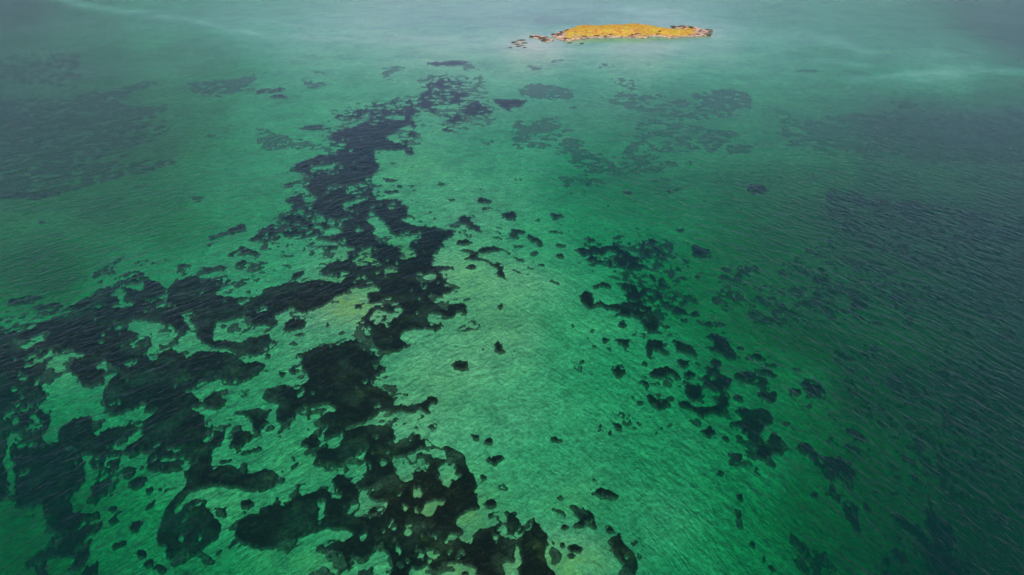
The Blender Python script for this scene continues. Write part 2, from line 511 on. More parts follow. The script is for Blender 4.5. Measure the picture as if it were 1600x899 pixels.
(400, 225): """
D 520 -10 720 -10 770 110 720 180 730 270 740 310 880 310 900 340 930 340 945 420 900 440 960 460 1040 470 1110 480 1130 510 1250 500 1240 540 1160 570 1180 600 1110 640 1110 680 1090 720 1240 740 1230 755 1140 760 1190 840 1150 850 1230 870 1230 890 1120 910 760 910 750 870 620 880 560 910 -10 910 30 850 200 810 290 820 400 800 520 825 560 790 440 790 385 780 390 745 440 710 560 680 560 650 620 610 520 600 500 570 400 560 340 540 200 550 120 520 100 470 180 440 60 415 130 380 200 370 220 330 160 300 220 285 300 280 340 270 310 230 340 180 300 150 190 130 230 95 400 30 480 40 500 20
L 330 120 380 100 520 85 480 110 370 130 330 150
L 440 145 500 150 470 170
L 430 240 500 215 560 225 500 240
L 590 210 690 210 680 235 620 230
L 280 300 350 280 370 300 310 320
L 540 330 700 290 740 295 640 320 540 360
L 340 430 380 395 450 430 400 450
L 400 520 400 490 520 480 530 520 470 525
L 680 430 710 380 760 430 800 460 830 520 880 540 1020 525 1020 545 960 570 950 600 870 610 850 580 770 580 740 560 740 480
L 600 490 640 480 680 505 620 505
L 800 350 860 330 880 350 840 370
M 880 600 980 600 1050 650 960 700 880 680
M 580 660 700 620 860 630 900 700 830 800 760 880 600 880 560 860 640 760
L 800 750 850 725 890 750 860 770 820 775
L 900 640 980 610 990 660 910 680
L 630 640 720 600 700 630
L 1000 830 1040 785 1120 790 1120 825 1060 835
L 560 880 740 860 760 885 640 905 570 905
L 540 240 580 270 560 275
M 60 360 340 300 420 500 520 560 200 560 60 480
M 0 600 180 600 380 620 300 660 100 660
D 250 600 310 590 290 612
D e 470 610 30 13
D 200 780 220 750 290 740 290 770 230 795
M e 60 740 50 20
M e 190 680 40 12
D -10 480 100 450 160 520 140 560 -10 560
M 0 480 160 450 160 590 0 590
M 0 660 250 690 200 740 0 800
D 1240 630 1340 620 1390 640 1380 620 1500 595 1590 630 1598 660 1540 620 1480 640 1400 650 1370 670 1450 690 1540 730 1545 770 1575 830 1540 810 1490 780 1510 760 1450 710 1380 690 1310 695 1300 680 1350 665 1320 645
D e 1340 738 34 17
D 1240 600 1250 570 1310 555 1355 570 1340 590
D 1180 475 1260 455 1310 430 1400 490 1420 520 1380 520 1290 465 1200 485
M 1380 460 1598 480 1598 560 1500 580 1400 555 1480 520
D e 1420 325 52 19
D 1530 400 1610 385 1610 445 1540 430
F e 1215 320 30 14
D 790 260 890 250 880 275 820 275
D e 845 195 40 10
D e 900 235 22 8
D e 990 255 12 8
D e 960 28 35 14
D e 850 8 50 12
F e 840 90 40 12
D e 1300 435 40 11
F 1080 230 1150 205 1250 200 1150 240
D e 1185 787 14 8
F 130 220 250 180 300 200 200 240
D e 1440 375 40 8
D e 1360 415 16 8
""",
(800, 225): """
D -10 390 30 400 20 440 -10 445
D -10 490 80 490 100 510 40 520 50 545 -10 540
D 230 385 330 380 320 400 260 420
D e 160 430 18 9
D 200 510 230 490 330 485 340 497 240 505
D 100 515 160 530 200 560 190 590 150 580 90 530
D 0 580 80 585 90 602 0 602
D 250 575 300 565 360 575 350 590 280 580
D e 305 648 28 15
F 90 610 180 610 160 650 110 650
D 0 660 90 690 70 700 0 675
D 140 700 200 695 205 715 160 712
D 75 740 110 725 160 740 130 748
M 155 760 230 790 230 800 180 790
D 240 790 290 820 300 840 250 815
D 390 600 420 580 480 570 640 555 720 575 730 610 800 630 860 670 940 700 1040 745 1030 760 940 750 860 720 760 710 680 690 620 700 540 690 500 700 470 650 430 620
D 800 510 900 490 950 520 900 550 960 580 1030 620 1000 630 900 590 870 620 800 590 820 560
D 440 510 480 495 530 530 480 540
M 420 400 520 380 600 410 560 440 450 430
D 1140 500 1200 510 1280 530 1230 570 1150 560
F 1040 490 1120 490 1140 530
D 1060 572 1140 590 1110 608
D 650 800 760 770 860 755 940 770 1040 800 1040 850 1200 870 1190 910 1020 910 990 860 900 850 860 830 820 830 850 880 840 910 750 910 710 860 720 820
D 510 810 560 790 625 795 620 825 530 830
D 430 910 430 890 460 855 500 870 490 910
D e 1060 440 30 12
M 600 470 760 440 760 500 650 520
F e 700 110 110 32
F e 760 225 60 20
D e 1550 160 65 24
F e 600 315 30 14
F e 940 150 60 18
F e 1020 50 120 22
F e 1010 210 50 16
F e 370 250 40 14
F e 40 185 40 14
D e 1440 680 40 16
F e 1410 750 60 22
F e 1290 860 50 22
F e 1120 730 50 14
M 1340 560 1598 560 1598 899 1250 860
M 380 540 1050 480 1060 770 480 720
M 640 750 1210 750 1210 899 640 899
M 200 0 900 0 1000 120 500 130
M 300 120 650 150 560 260 250 230
""",
(1200, 225): """
M 450 380 1100 600 1598 500 1598 899 700 899 100 560
D e 640 770 62 26
D e 380 650 55 17
F e 160 600 60 30
F 380 150 700 140 1050 190 1598 260 1598 600 1100 560 700 430 420 300
M 380 150 1050 170 1598 250 1598 500 900 500 400 300
F e 280 100 60 24
M 700 60 1598 0 1598 100 1100 110
M 0 650 500 700 600 899 0 899
""",
(400, 0): """
F 780 420 860 400 950 410 930 430 850 440 820 460 900 500 860 500 780 460
D 1050 390 1150 380 1320 375 1340 390 1200 405 1100 400
F 1320 375 1400 410 1400 435 1300 430 1280 400
D 1050 520 1130 490 1160 475 1330 500 1310 530 1180 540 1240 560 1330 570 1340 600 1260 650 1200 630 1130 660 1110 700 1000 690 960 720 1000 750 1000 780 1020 830 960 840 940 870 990 910 530 910 430 870 480 800 640 760 740 700 660 720 480 730 470 710 560 670 680 640 830 600 900 600 1010 600 1030 560
L 780 720 840 700 940 710 920 725 820 728
L 800 830 920 790 980 795 900 830 930 860 860 860
L 650 700 720 690 680 725
L e 1100 565 16 8
D 250 770 340 750 430 750 480 770 430 785 290 780
D 1170 700 1240 690 1320 720 1290 750 1220 750 1170 730
D 1270 660 1400 610 1420 640 1480 680 1400 720 1300 700
F 1380 500 1440 485 1510 540 1450 530
F 1520 560 1598 560 1598 580
D 1470 600 1598 600 1598 680 1530 660
D 0 535 190 525 150 550 0 562
D 80 575 150 560 210 585 100 585
F e 400 440 60 14
F e 1440 860 60 20
D e 1200 790 50 14
F 0 750 150 800 400 860 520 899 0 899
M 1000 450 1420 450 1520 760 1250 820 1040 700
M 430 640 1040 560 1040 700 700 690 480 740
M 860 780 1030 740 1030 899 900 899
M 400 760 560 760 560 899 400 899
F 280 480 460 500 380 540 250 530
""",
(800, 0): """
F e 590 407 60 15
F e 290 380 60 16
F 20 540 150 500 380 540 380 600 200 600 60 580
D -10 600 100 600 60 650 -10 650
F 280 630 420 640 400 670
M 440 600 640 560 900 560 1400 600 1500 700 1100 720 700 650
F 100 740 270 740 280 780 100 820
F e 130 420 60 18
M 480 460 700 470 900 490 760 560 640 520
M 800 700 1200 740 1598 800 1598 899 700 899
M 0 720 300 700 500 899 0 899
F 1100 560 1300 520 1500 560 1500 640 1200 640
""",
(0, 0): """
F 0 540 400 540 760 480 960 450 980 480 700 560 900 600 1080 590 1000 640 800 700 780 780 600 899 0 899
M 0 540 400 540 760 480 960 450 980 480 700 560 1100 700 700 899 0 899
F 1150 470 1598 430 1598 540 1300 560 1150 520
F 1180 780 1350 760 1480 760 1300 800
F 840 660 940 650 900 690
M 0 300 500 280 500 500 0 420
""",
(1200, 0): """
F 350 680 700 640 1300 700 1598 640 1598 899 900 899 300 820 100 720
M 0 620 400 680 1598 560 1598 899 100 899
F e 850 600 120 20
F e 250 420 110 14
""",
(-160, 450): """
D -200 150 640 150 645 700 560 900 600 1050 480 1180 560 1300 420 1500 500 1800 -200 1800
L 200 300 380 420 300 600 150 520
L 300 1100 480 1000 560 1300 350 1500
M -200 150 300 150 300 1800 -200 1800
""",
(300, 899): """
D 400 -5 700 -5 620 120 420 100
D 1700 -5 2050 -5 2150 250 1900 400 1750 200
D 2300 -5 2500 -5 2420 150
D 2640 -5 2960 -5 2900 120 2700 100
M 1300 60 1700 60 1600 350 1200 300
""",
}

# ---------------------------------------------------------------- node helpers
def material(name):
    m = bpy.data.materials.new(name)
    m.use_nodes = True
    m.node_tree.nodes.clear()
    return m, m.node_tree

def N(t, kind, **kw):
    n = t.nodes.new(kind)
    for k, v in kw.items():
        if k.startswith('i_'):
            key = k[2:].replace('_', ' ')
            n.inputs[key].default_value = v
        else:
            setattr(n, k, v)
    return n

def ramp(t, src, stops):
    n = t.nodes.new("ShaderNodeValToRGB")
    el = n.color_ramp.elements
    while len(el) < len(stops):
        el.new(0.5)
    for e, (p, c) in zip(el, stops):
        e.position = p
        e.color = (*c, 1) if len(c) == 3 else c
    t.links.new(src, n.inputs[0])
    return n.outputs[0]

def math_node(t, op, a, b=None, c=None):
    n = t.nodes.new("ShaderNodeMath"); n.operation = op
    for i, v in enumerate((a, b, c)):
        if v is None: continue
        if isinstance(v, (int, float)): n.inputs[i].default_value = v
        else: t.links.new(v, n.inputs[i])
    return n.outputs[0]

def noise(t, vec, scale, detail=3, rough=0.5, dist=0.0):
    n = N(t, "ShaderNodeTexNoise", i_Scale=scale, i_Detail=detail, i_Roughness=rough, i_Distortion=dist)
    t.links.new(vec, n.inputs['Vector'])
    return n.outputs[0]

def mixc(t, fac, a, b):
    n = t.nodes.new("ShaderNodeMix"); n.data_type = 'RGBA'
    for s, v in ((n.inputs[0], fac), (n.inputs[6], a), (n.inputs[7], b)):
        if isinstance(v, tuple): s.default_value = (*v, 1)
        elif isinstance(v, (int, float)): s.default_value = v
        else: t.links.new(v, s)
    return n.outputs[2]

# sand of the bottom
def make_sand():
    m, t = material("sand_bottom")
    tc = N(t, "ShaderNodeTexCoord").outputs['Object']
    big = noise(t, tc, 0.035, 4, 0.55)
    mid = noise(t, tc, 0.32, 4, 0.65, 0.6)
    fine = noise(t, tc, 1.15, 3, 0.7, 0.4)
    at = N(t, "ShaderNodeAttribute", attribute_name="weed").outputs['Fac']
    gold = N(t, "ShaderNodeAttribute", attribute_name="gold").outputs['Fac']
    c1 = ramp(t, mid, [(0.28, (0.32, 0.38, 0.26)), (0.5, (0.48, 0.54, 0.37)), (0.72, (0.62, 0.64, 0.46))])
    c2 = ramp(t, fine, [(0.34, (0.64, 0.68, 0.68)), (0.5, (0.96, 0.97, 0.96)), (0.66, (1.34, 1.28, 1.22))])  # fine light-dark mottling, painted in place of the caustic light net
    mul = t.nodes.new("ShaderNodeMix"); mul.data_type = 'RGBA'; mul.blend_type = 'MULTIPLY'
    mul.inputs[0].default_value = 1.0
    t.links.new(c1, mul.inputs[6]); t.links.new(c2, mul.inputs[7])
    # brown-green algal film and loose leaf litter, plus painted corner darkening
    litter = mixc(t, at, mul.outputs[2], (0.075, 0.095, 0.06))
    f = math_node(t, 'MULTIPLY', gold, ramp(t, mid, [(0.35, (0.2,) * 3), (0.6, (1,) * 3)]))
    col = mixc(t, f, litter, (0.62, 0.50, 0.15))
    pale = N(t, "ShaderNodeAttribute", attribute_name="pale").outputs['Fac']
    col = mixc(t, pale, col, (0.84, 0.62, 0.52))
    drift = noise(t, tc, 0.09, 3, 0.6, 1.2)
    tone = ramp(t, math_node(t, 'ADD', math_node(t, 'MULTIPLY', big, 0.5), math_node(t, 'MULTIPLY', drift, 0.5)), [(0.36, (0.66, 0.76, 0.74)), (0.5, (0.95, 0.97, 0.96)), (0.64, (1.2, 1.14, 1.05))])
    mul2 = t.nodes.new("ShaderNodeMix"); mul2.data_type = 'RGBA'; mul2.blend_type = 'MULTIPLY'
    mul2.inputs[0].default_value = 1.0
    t.links.new(col, mul2.inputs[6]); t.links.new(tone, mul2.inputs[7])
    b = N(t, "ShaderNodeBsdfDiffuse")
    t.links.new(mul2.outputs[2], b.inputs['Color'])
    h = math_node(t, 'ADD', math_node(t, 'MULTIPLY', mid, 1.3), math_node(t, 'MULTIPLY', fine, 0.45))
    bp = N(t, "ShaderNodeBump", i_Strength=1.0, i_Distance=0.55)
    t.links.new(h, bp.inputs['Height']); t.links.new(bp.outputs[0], b.inputs['Normal'])
    o = N(t, "ShaderNodeOutputMaterial"); t.links.new(b.outputs[0], o.inputs[0])
    return m

def make_grass_bed():
    m, t = material("seagrass_leaves")
    tc = N(t, "ShaderNodeTexCoord").outputs['Object']
    a = noise(t, tc, 0.9, 4, 0.75, 0.8)
    b_ = noise(t, tc, 0.16, 3, 0.6)
    c1 = ramp(t, a, [(0.30, (0.005, 0.005, 0.004)), (0.55, (0.018, 0.016, 0.009)), (0.76, (0.060, 0.062, 0.028))])
    c2 = ramp(t, b_, [(0.3, (0.8, 0.75, 0.7)), (0.55, (1.1, 1.1, 1.0)), (0.72, (3.0, 3.2, 2.0))])
    mul = t.nodes.new("ShaderNodeMix"); mul.data_type = 'RGBA'; mul.blend_type = 'MULTIPLY'
    mul.inputs[0].default_value = 1.0
    t.links.new(c1, mul.inputs[6]); t.links.new(c2, mul.inputs[7])
    # thin growth at the fringes: pale sand and dead leaves show between the blades
    sp = N(t, "ShaderNodeAttribute", attribute_name="sparse").outputs['Fac']
    n2 = noise(t, tc, 1.6, 3, 0.7)
    fac = math_node(t, 'MULTIPLY', sp, ramp(t, n2, [(0.35, (0.25,) * 3), (0.62, (1,) * 3)]))
    thin_ = mixc(t, fac, mul.outputs[2], (0.26, 0.31, 0.20))
    b = N(t, "ShaderNodeBsdfDiffuse")
    t.links.new(thin_, b.inputs['Color'])
    bp = N(t, "ShaderNodeBump", i_Strength=1.0, i_Distance=0.5)
    t.links.new(a, bp.inputs['Height']); t.links.new(bp.outputs[0], b.inputs['Normal'])
    o = N(t, "ShaderNodeOutputMaterial"); t.links.new(b.outputs[0], o.inputs[0])
    return m

WATER_ABS = (0.43, 0.060, 0.138)      # per metre: red goes first
def make_water():
    m, t = material("sea_water")
    tc = N(t, "ShaderNodeTexCoord").outputs['Object']
    amp = N(t, "ShaderNodeAttribute", attribute_name="chop").outputs['Fac']
    mixab = N(t, "ShaderNodeAttribute", attribute_name="swell").outputs['Fac']
    def train(az, along, across, seed):
        mp = N(t, "ShaderNodeMapping", vector_type='POINT')
        mp.inputs['Rotation'].default_value = (0, 0, R(az))
        t.links.new(tc, mp.inputs['Vector'])
        mp2 = N(t, "ShaderNodeMapping", vector_type='POINT')
        mp2.inputs['Scale'].default_value = (across, along, 1)
        mp2.inputs['Location'].default_value = (seed, seed * 2.7, seed)
        t.links.new(mp.outputs[0], mp2.inputs['Vector'])
        return noise(t, mp2.outputs[0], 1.0, 3, 0.55, 0.6)
    # crests run along local Y after turning by the azimuth of the crest line
    A = train(-25.5, 0.17, 0.44, 3.1)
    B = train(39.7, 0.18, 0.42, 8.4)
    chopA = train(-18, 0.45, 1.3, 5.0)
    chopB = train(33, 0.45, 1.3, 1.0)
    fine = noise(t, tc, 2.6, 2, 0.6)
    sw = t.nodes.new("ShaderNodeMix"); sw.data_type = 'FLOAT'
    t.links.new(mixab, sw.inputs[0]); t.links.new(B, sw.inputs[2]); t.links.new(A, sw.inputs[3])
    ch = t.nodes.new("ShaderNodeMix"); ch.data_type = 'FLOAT'
    t.links.new(mixab, ch.inputs[0]); t.links.new(chopB, ch.inputs[2]); t.links.new(chopA, ch.inputs[3])
    h = math_node(t, 'ADD', math_node(t, 'MULTIPLY', sw.outputs[0], WAVE[0]), math_node(t, 'MULTIPLY', ch.outputs[0], WAVE[1]))
    h = math_node(t, 'ADD', h, math_node(t, 'MULTIPLY', fine, WAVE[2]))
    h = math_node(t, 'MULTIPLY', h, amp)
    bp = N(t, "ShaderNodeBump", i_Strength=1.0, i_Distance=1.0)
    t.links.new(h, bp.inputs['Height'])
    fr = N(t, "ShaderNodeFresnel", i_IOR=1.333)
    t.links.new(bp.outputs[0], fr.inputs['Normal'])
    gl = N(t, "ShaderNodeBsdfGlossy", i_Roughness=0.13)
    gl.inputs['Color'].default_value = (*REFL, 1)
    t.links.new(bp.outputs[0], gl.inputs['Normal'])
    # wave faces turned to the eye let more light out than those seen edge-on
    geo = N(t, "ShaderNodeNewGeometry")
    def dot(a, b):
        n = N(t, "ShaderNodeVectorMath", operation='DOT_PRODUCT')
        t.links.new(a, n.inputs[0]); t.links.new(b, n.inputs[1])
        return n.outputs['Value']
    tilt = math_node(t, 'SUBTRACT', dot(bp.outputs[0], geo.outputs['Incoming']), dot(geo.outputs['Normal'], geo.outputs['Incoming']))
    pas = math_node(t, 'MULTIPLY_ADD', tilt, CLARITY, 0.88)
    pas = math_node(t, 'MINIMUM', math_node(t, 'MAXIMUM', pas, 0.38), 1.0)
    pc = N(t, "ShaderNodeCombineColor")
    for i in range(3): t.links.new(pas, pc.inputs[i])
    tr = N(t, "ShaderNodeBsdfTransparent")
    t.links.new(pc.outputs[0], tr.inputs['Color'])
    # light sent back up by the water itself, stronger on the wave faces turned to the sun
    df = N(t, "ShaderNodeBsdfDiffuse")
    df.inputs['Color'].default_value = (*UPWELL, 1)
    bp2 = N(t, "ShaderNodeBump", i_Strength=1.0, i_Distance=2.4)
    t.links.new(h, bp2.inputs['Height'])
    t.links.new(bp2.outputs[0], df.inputs['Normal'])
    m1 = N(t, "ShaderNodeMixShader")
    t.links.new(math_node(t, "MULTIPLY", N(t, "ShaderNodeAttribute", attribute_name="column").outputs["Fac"], UPFAC), m1.inputs[0])
    t.links.new(tr.outputs[0], m1.inputs[1]); t.links.new(df.outputs[0], m1.inputs[2])
    m2 = N(t, "ShaderNodeMixShader")
    t.links.new(math_node(t, 'MINIMUM', fr.outputs[0], 0.44), m2.inputs[0])
    t.links.new(m1.outputs[0], m2.inputs[1]); t.links.new(gl.outputs[0], m2.inputs[2])
    o = N(t, "ShaderNodeOutputMaterial")
    t.links.new(m2.outputs[0], o.inputs['Surface'])
    dens = 0.5
    va = N(t, "ShaderNodeVolumeAbsorption", i_Density=dens)
    va.inputs['Color'].default_value = (*[1 - a / dens for a in WATER_ABS], 1)
    t.links.new(va.outputs[0], o.inputs['Volume'])
    return m
WAVE = (0.74, 0.25, 0.03)
REFL = (0.48, 0.88, 0.93)
UPWELL = (0.0, 0.15, 0.125)
CLARITY = 3.6
UPFAC = 0.13

def simple(name, stops, scale, rough=0.9, bump=0.3, spec=0.2, detail=4):
    m, t = material(name)
    tc = N(t, "ShaderNodeTexCoord").outputs['Object']
    a = noise(t, tc, scale, detail, 0.65, 0.3)
    p = N(t, "ShaderNodeBsdfPrincipled", i_Roughness=rough)
    p.inputs['Specular IOR Level'].default_value = spec
    t.links.new(ramp(t, a, stops), p.inputs['Base Color'])
    bp = N(t, "ShaderNodeBump", i_Strength=0.8, i_Distance=bump)
    t.links.new(a, bp.inputs['Height']); t.links.new(bp.outputs[0], p.inputs['Normal'])
    o = N(t, "ShaderNodeOutputMaterial"); t.links.new(p.outputs[0], o.inputs[0])
    return m

def make_island_ground():
    m, t = material("island_ground")
    tc = N(t, "ShaderNodeTexCoord").outputs['Object']
    at = N(t, "ShaderNodeAttribute", attribute_name="turf").outputs['Fac']
    geo = N(t, "ShaderNodeNewGeometry").outputs['Position']
    sep = N(t, "ShaderNodeSeparateXYZ"); t.links.new(geo, sep.inputs[0])
    a = noise(t, tc, 0.35, 5, 0.7)
    b = noise(t, tc, 0.12, 3, 0.6)
    grass = mixc(t, ramp(t, b, [(0.35, (0,) * 3), (0.65, (1,) * 3)]),
                 ramp(t, a, [(0.3, (0.30, 0.12, 0.02)), (0.5, (0.58, 0.27, 0.04)), (0.7, (0.74, 0.42, 0.12))]),
                 ramp(t, a, [(0.3, (0.38, 0.27, 0.02)), (0.7, (0.72, 0.52, 0.07))]))
    rock = ramp(t, a, [(0.3, (0.16, 0.085, 0.055)), (0.5, (0.42, 0.26, 0.18)), (0.68, (0.74, 0.56, 0.42))])
    fac = math_node(t, 'ADD', at, math_node(t, 'MULTIPLY', math_node(t, 'SUBTRACT', a, 0.5), 1.6))
    c = mixc(t, ramp(t, fac, [(0.42, (0,) * 3), (0.56, (1,) * 3)]), rock, grass)
    # tide line, green weed at the water's edge
    zn = math_node(t, 'ADD', sep.outputs[2], math_node(t, 'MULTIPLY', math_node(t, 'SUBTRACT', a, 0.5), 0.5))
    c = mixc(t, ramp(t, math_node(t, 'ADD', math_node(t, 'MULTIPLY', zn, 1.6), 0.5), [(0.55, (1,) * 3), (0.85, (0,) * 3)]), c, (0.13, 0.11, 0.03))
    p = N(t, "ShaderNodeBsdfPrincipled", i_Roughness=0.95)
    p.inputs['Specular IOR Level'].default_value = 0.1
    t.links.new(c, p.inputs['Base Color'])
    bp = N(t, "ShaderNodeBump", i_Strength=0.7, i_Distance=0.6)
    t.links.new(a, bp.inputs['Height']); t.links.new(bp.outputs[0], p.inputs['Normal'])
    o = N(t, "ShaderNodeOutputMaterial"); t.links.new(p.outputs[0], o.inputs[0])
    return m

# ---------------------------------------------------------------- mesh helpers
def mesh_obj(name, verts, faces, mat, parent=None, smooth=True):
    me = bpy.data.meshes.new(name)
    me.from_pydata([tuple(v) for v in verts] if not isinstance(verts, np.ndarray) else verts.tolist(), [], faces)
    me.update()
    if mat: me.materials.append(mat)
    if smooth:
        me.polygons.foreach_set("use_smooth", [True] * len(me.polygons))
    o = bpy.data.objects.new(name, me)
    C.objects.link(o)
    if parent: o.parent = parent
    return o

def attr(o, name, vals):
    a = o.data.attributes.new(name, 'FLOAT', 'POINT')
    a.data.foreach_set("value", np.asarray(vals, np.float32).ravel())

def tag(o, label=None, cat=None, group=None, kind=None):
    if label: o['label'] = label
    if cat: o['category'] = cat
    if group: o['group'] = group
    if kind: o['kind'] = kind
    return o

def grid_faces(nr, nc):
    i = np.arange(nr * nc).reshape(nr, nc)
    return np.stack([i[:-1, :-1], i[:-1, 1:], i[1:, 1:], i[1:, :-1]], -1).reshape(-1, 4).tolist()

def fan_grid(nr, nc, far):
    s = 60 * (far / 60) ** (np.arange(nr) / (nr - 1))
    t_ = np.linspace(-1, 1, nc)
    X = t_[None, :] * s[:, None] * 1.15
    Y = np.repeat((s - 60)[:, None], nc, 1) + 5
    return X, Y

# ---------------------------------------------------------------- tracing -> cover field
STEP = 1.25
U0, U1, V0, V1 = -240.0, 1840.0, -20.0, 1010.0
us = np.arange(U0, U1, STEP); vs = np.arange(V0, V1, STEP)
NC_, NR_ = len(us), len(vs)

def paint_traces():
    F = np.zeros((NR_, NC_)); B = np.zeros((NR_, NC_)); B2 = np.zeros((NR_, NC_))
    for (ox, oy), txt in TRACE.items():
        for line in txt.strip().splitlines():
            w = line.split()
            k = w[0]
            if w[1] == 'e':
                cx, cy, rx, ry = [float(q) for q in w[2:]]
                an = np.linspace(0, 2 * math.pi, 18, endpoint=False)
                px, py = cx + rx * np.cos(an), cy + ry * np.sin(an)
            else:
                q = np.array([float(z) for z in w[1:]]).reshape(-1, 2)
                px, py = q[:, 0], q[:, 1]
            if k in 'MF' and w[1] != 'e':          # broken ground runs on past the frame
                if ox == 0: px = np.where(px <= 0, -700, px)
                if ox == 1200: px = np.where(px >= 1598, 2200, px)
            px = px / 3.995 + ox; py = py / 3.995 + oy
            c0 = max(int((px.min() - U0) / STEP) - 1, 0); c1 = min(int((px.max() - U0) / STEP) + 2, NC_)
            r0 = max(int((py.min() - V0) / STEP) - 1, 0); r1 = min(int((py.max() - V0) / STEP) + 2, NR_)
            if c1 <= c0 or r1 <= r0: continue
            UU, VV = np.meshgrid(us[c0:c1], vs[r0:r1])
            ins = np.zeros(UU.shape, bool)
            n = len(px)
            for i in range(n):
                ax, ay, bx, by = px[i], py[i], px[(i + 1) % n], py[(i + 1) % n]
                if ay == by: continue
                ins ^= ((ay > VV) != (by > VV)) & (UU < ax + (VV - ay) / (by - ay) * (bx - ax))
            sub = F[r0:r1, c0:c1]
            if k == 'D': sub[ins] = 1.0
            elif k == 'L': sub[ins] = 0.0; B[r0:r1, c0:c1][ins] *= 0.3
            elif k == 'M':
                sub[ins & (sub > 0.9)] = 0.59
                bb = B[r0:r1, c0:c1]; bb[ins] = np.maximum(bb[ins], 0.42)
            elif k == 'F':
                bb = B2[r0:r1, c0:c1]; bb[ins] = np.maximum(bb[ins], 0.55)
    return F, B, B2

def box(F, n):
    for _ in range(n):
        P = np.pad(F, 1, mode='edge')
        F = (P[:-2, 1:-1] + 2 * P[1:-1, 1:-1] + P[2:, 1:-1]) / 4
        P = np.pad(F, 1, mode='edge')
        F = (P[1:-1, :-2] + 2 * P[1:-1, 1:-1] + P[1:-1, 2:]) / 4
    return F

UG, VG = np.meshgrid(us, vs)
cover, thin, faint = paint_traces()
dense = box((cover > 0.55).astype(float), 4)
thin = np.maximum(0.45 * box(thin, 6) + 0.55 * box(thin, 90), 0.75 * box(faint, 5) + 0.25 * box(faint, 50))
thin *= 1 + 0.16 * ((VG < 270) & (UG > 600) & (UG < 1180))
thin *= 1 - 0.16 * sstep(14, 26, optical(UG, VG))
soft = np.maximum(box(cover, 3), thin)
wide = box((cover > 0.5).astype(float), 40)
fringe = box((cover > 0.5).astype(float), 7)
WX, WY = ground(UG, VG)
near_s = np.clip(np.sqrt(WX ** 2 + WY ** 2) / 200, 0.5, 2.2)
dx_ = (0.9 * fbm(WX, WY, 3.2, 4, 31) + 0.7 * fbm(WX, WY, 0.9, 3, 37)) * near_s
dy_ = (0.9 * fbm(WX + 300, WY, 3.2, 4, 47) + 0.7 * fbm(WX, WY + 90, 0.9, 3, 59)) * near_s
pu, pv = photo(WX + dx_, WY + dy_)
fu = np.clip((pu - U0) / STEP, 0, NC_ - 1.001); fv = np.clip((pv - V0) / STEP, 0, NR_ - 1.001)
iu, iv = fu.astype(int), fv.astype(int)
a_, b_ = fu - iu, fv - iv
warped = (soft[iv, iu] * (1 - a_) + soft[iv, iu + 1] * a_) * (1 - b_) + (soft[iv + 1, iu] * (1 - a_) + soft[iv + 1, iu + 1] * a_) * b_
broken = 1 - np.clip(np.abs(warped - 0.5) / 0.5, 0, 1)
mott = fbm(WX, WY, 6.0, 4, 71) * 0.55 + fbm(WX, WY, 1.6 + 1.4 * (WY > 260), 3, 83) * 0.75
edge = 1 - np.abs(fringe - 0.5) * 2
crumb = fbm(WX, WY, 1.2, 3, 131) * 0.6 + fbm(WX, WY, 0.5, 2, 139) * 0.5 * (WY < 260)
field = warped - 0.46 + mott * broken * 0.75 + crumb * np.clip(edge, 0, 1) * 0.75
wedge = np.clip(1 - np.abs(wide - 0.5) * 2, 0, 1) * sstep(0.2, 0.5, wide)
field += wedge * 0.6 * (fbm(WX, WY, 2.4, 4, 151) + 0.06) * (0.4 + 0.9 * np.clip(fbm(WX, WY, 30, 2, 163) + 0.4, 0, 1))
# small bare gaps inside the dense beds
gaps = fbm(WX, WY, 9.0, 4, 101) + 0.5 * fbm(WX, WY, 1.5, 2, 107)
field -= 2.2 * np.clip(gaps - 0.31 + 0.14 * fbm(WX, WY, 35, 2, 191), 0, 1) * (warped > 0.9)
# loose clumps scattered over the sand round every bed
_q = (cover > 0.5).astype(float)[::4, ::4]
_q = box(_q, 28)
halo = _q[np.minimum(np.arange(NR_) // 4, _q.shape[0] - 1)][:, np.minimum(np.arange(NC_) // 4, _q.shape[1] - 1)]
halo = box(halo, 4) * sstep(100, 180, VG)
bits = fbm(WX, WY, 2.6, 3, 211) * 0.75 + 0.35 * fbm(WX, WY, 14, 2, 223)
field = np.maximum(field, (bits - 0.62 + 0.42 * np.clip(halo / 0.4, 0, 1)) * (halo > 0.05) * 0.8 - 0.002)
field[0, :] = field[-1, :] = -1; field[:, 0] = field[:, -1] = -1
inside = field > 0

# ---------------------------------------------------------------- connected beds
def components(mask):
    runs = []; parent = []
    def find(i):
        while parent[i] != i:
            parent[i] = parent[parent[i]]; i = parent[i]
        return i
    prev = []
    for r in range(mask.shape[0]):
        row = mask[r]
        d = np.diff(np.concatenate(([0], row.view(np.int8), [0])))
        st, en = np.where(d == 1)[0], np.where(d == -1)[0]
        cur = []
        j = 0
        for s, e in zip(st, en):
            k = len(runs); runs.append((r, s, e)); parent.append(k); cur.append((s, e, k))
            while j < len(prev) and prev[j][1] < s: j += 1
            jj = j
            while jj < len(prev) and prev[jj][0] <= e:
                a, b = find(prev[jj][2]), find(k)
                if a != b: parent[max(a, b)] = min(a, b)
                jj += 1
        prev = cur
    lab = np.full(mask.shape, -1, int)
    for k, (r, s, e) in enumerate(runs):
        lab[r, s:e] = find(k)
    return lab

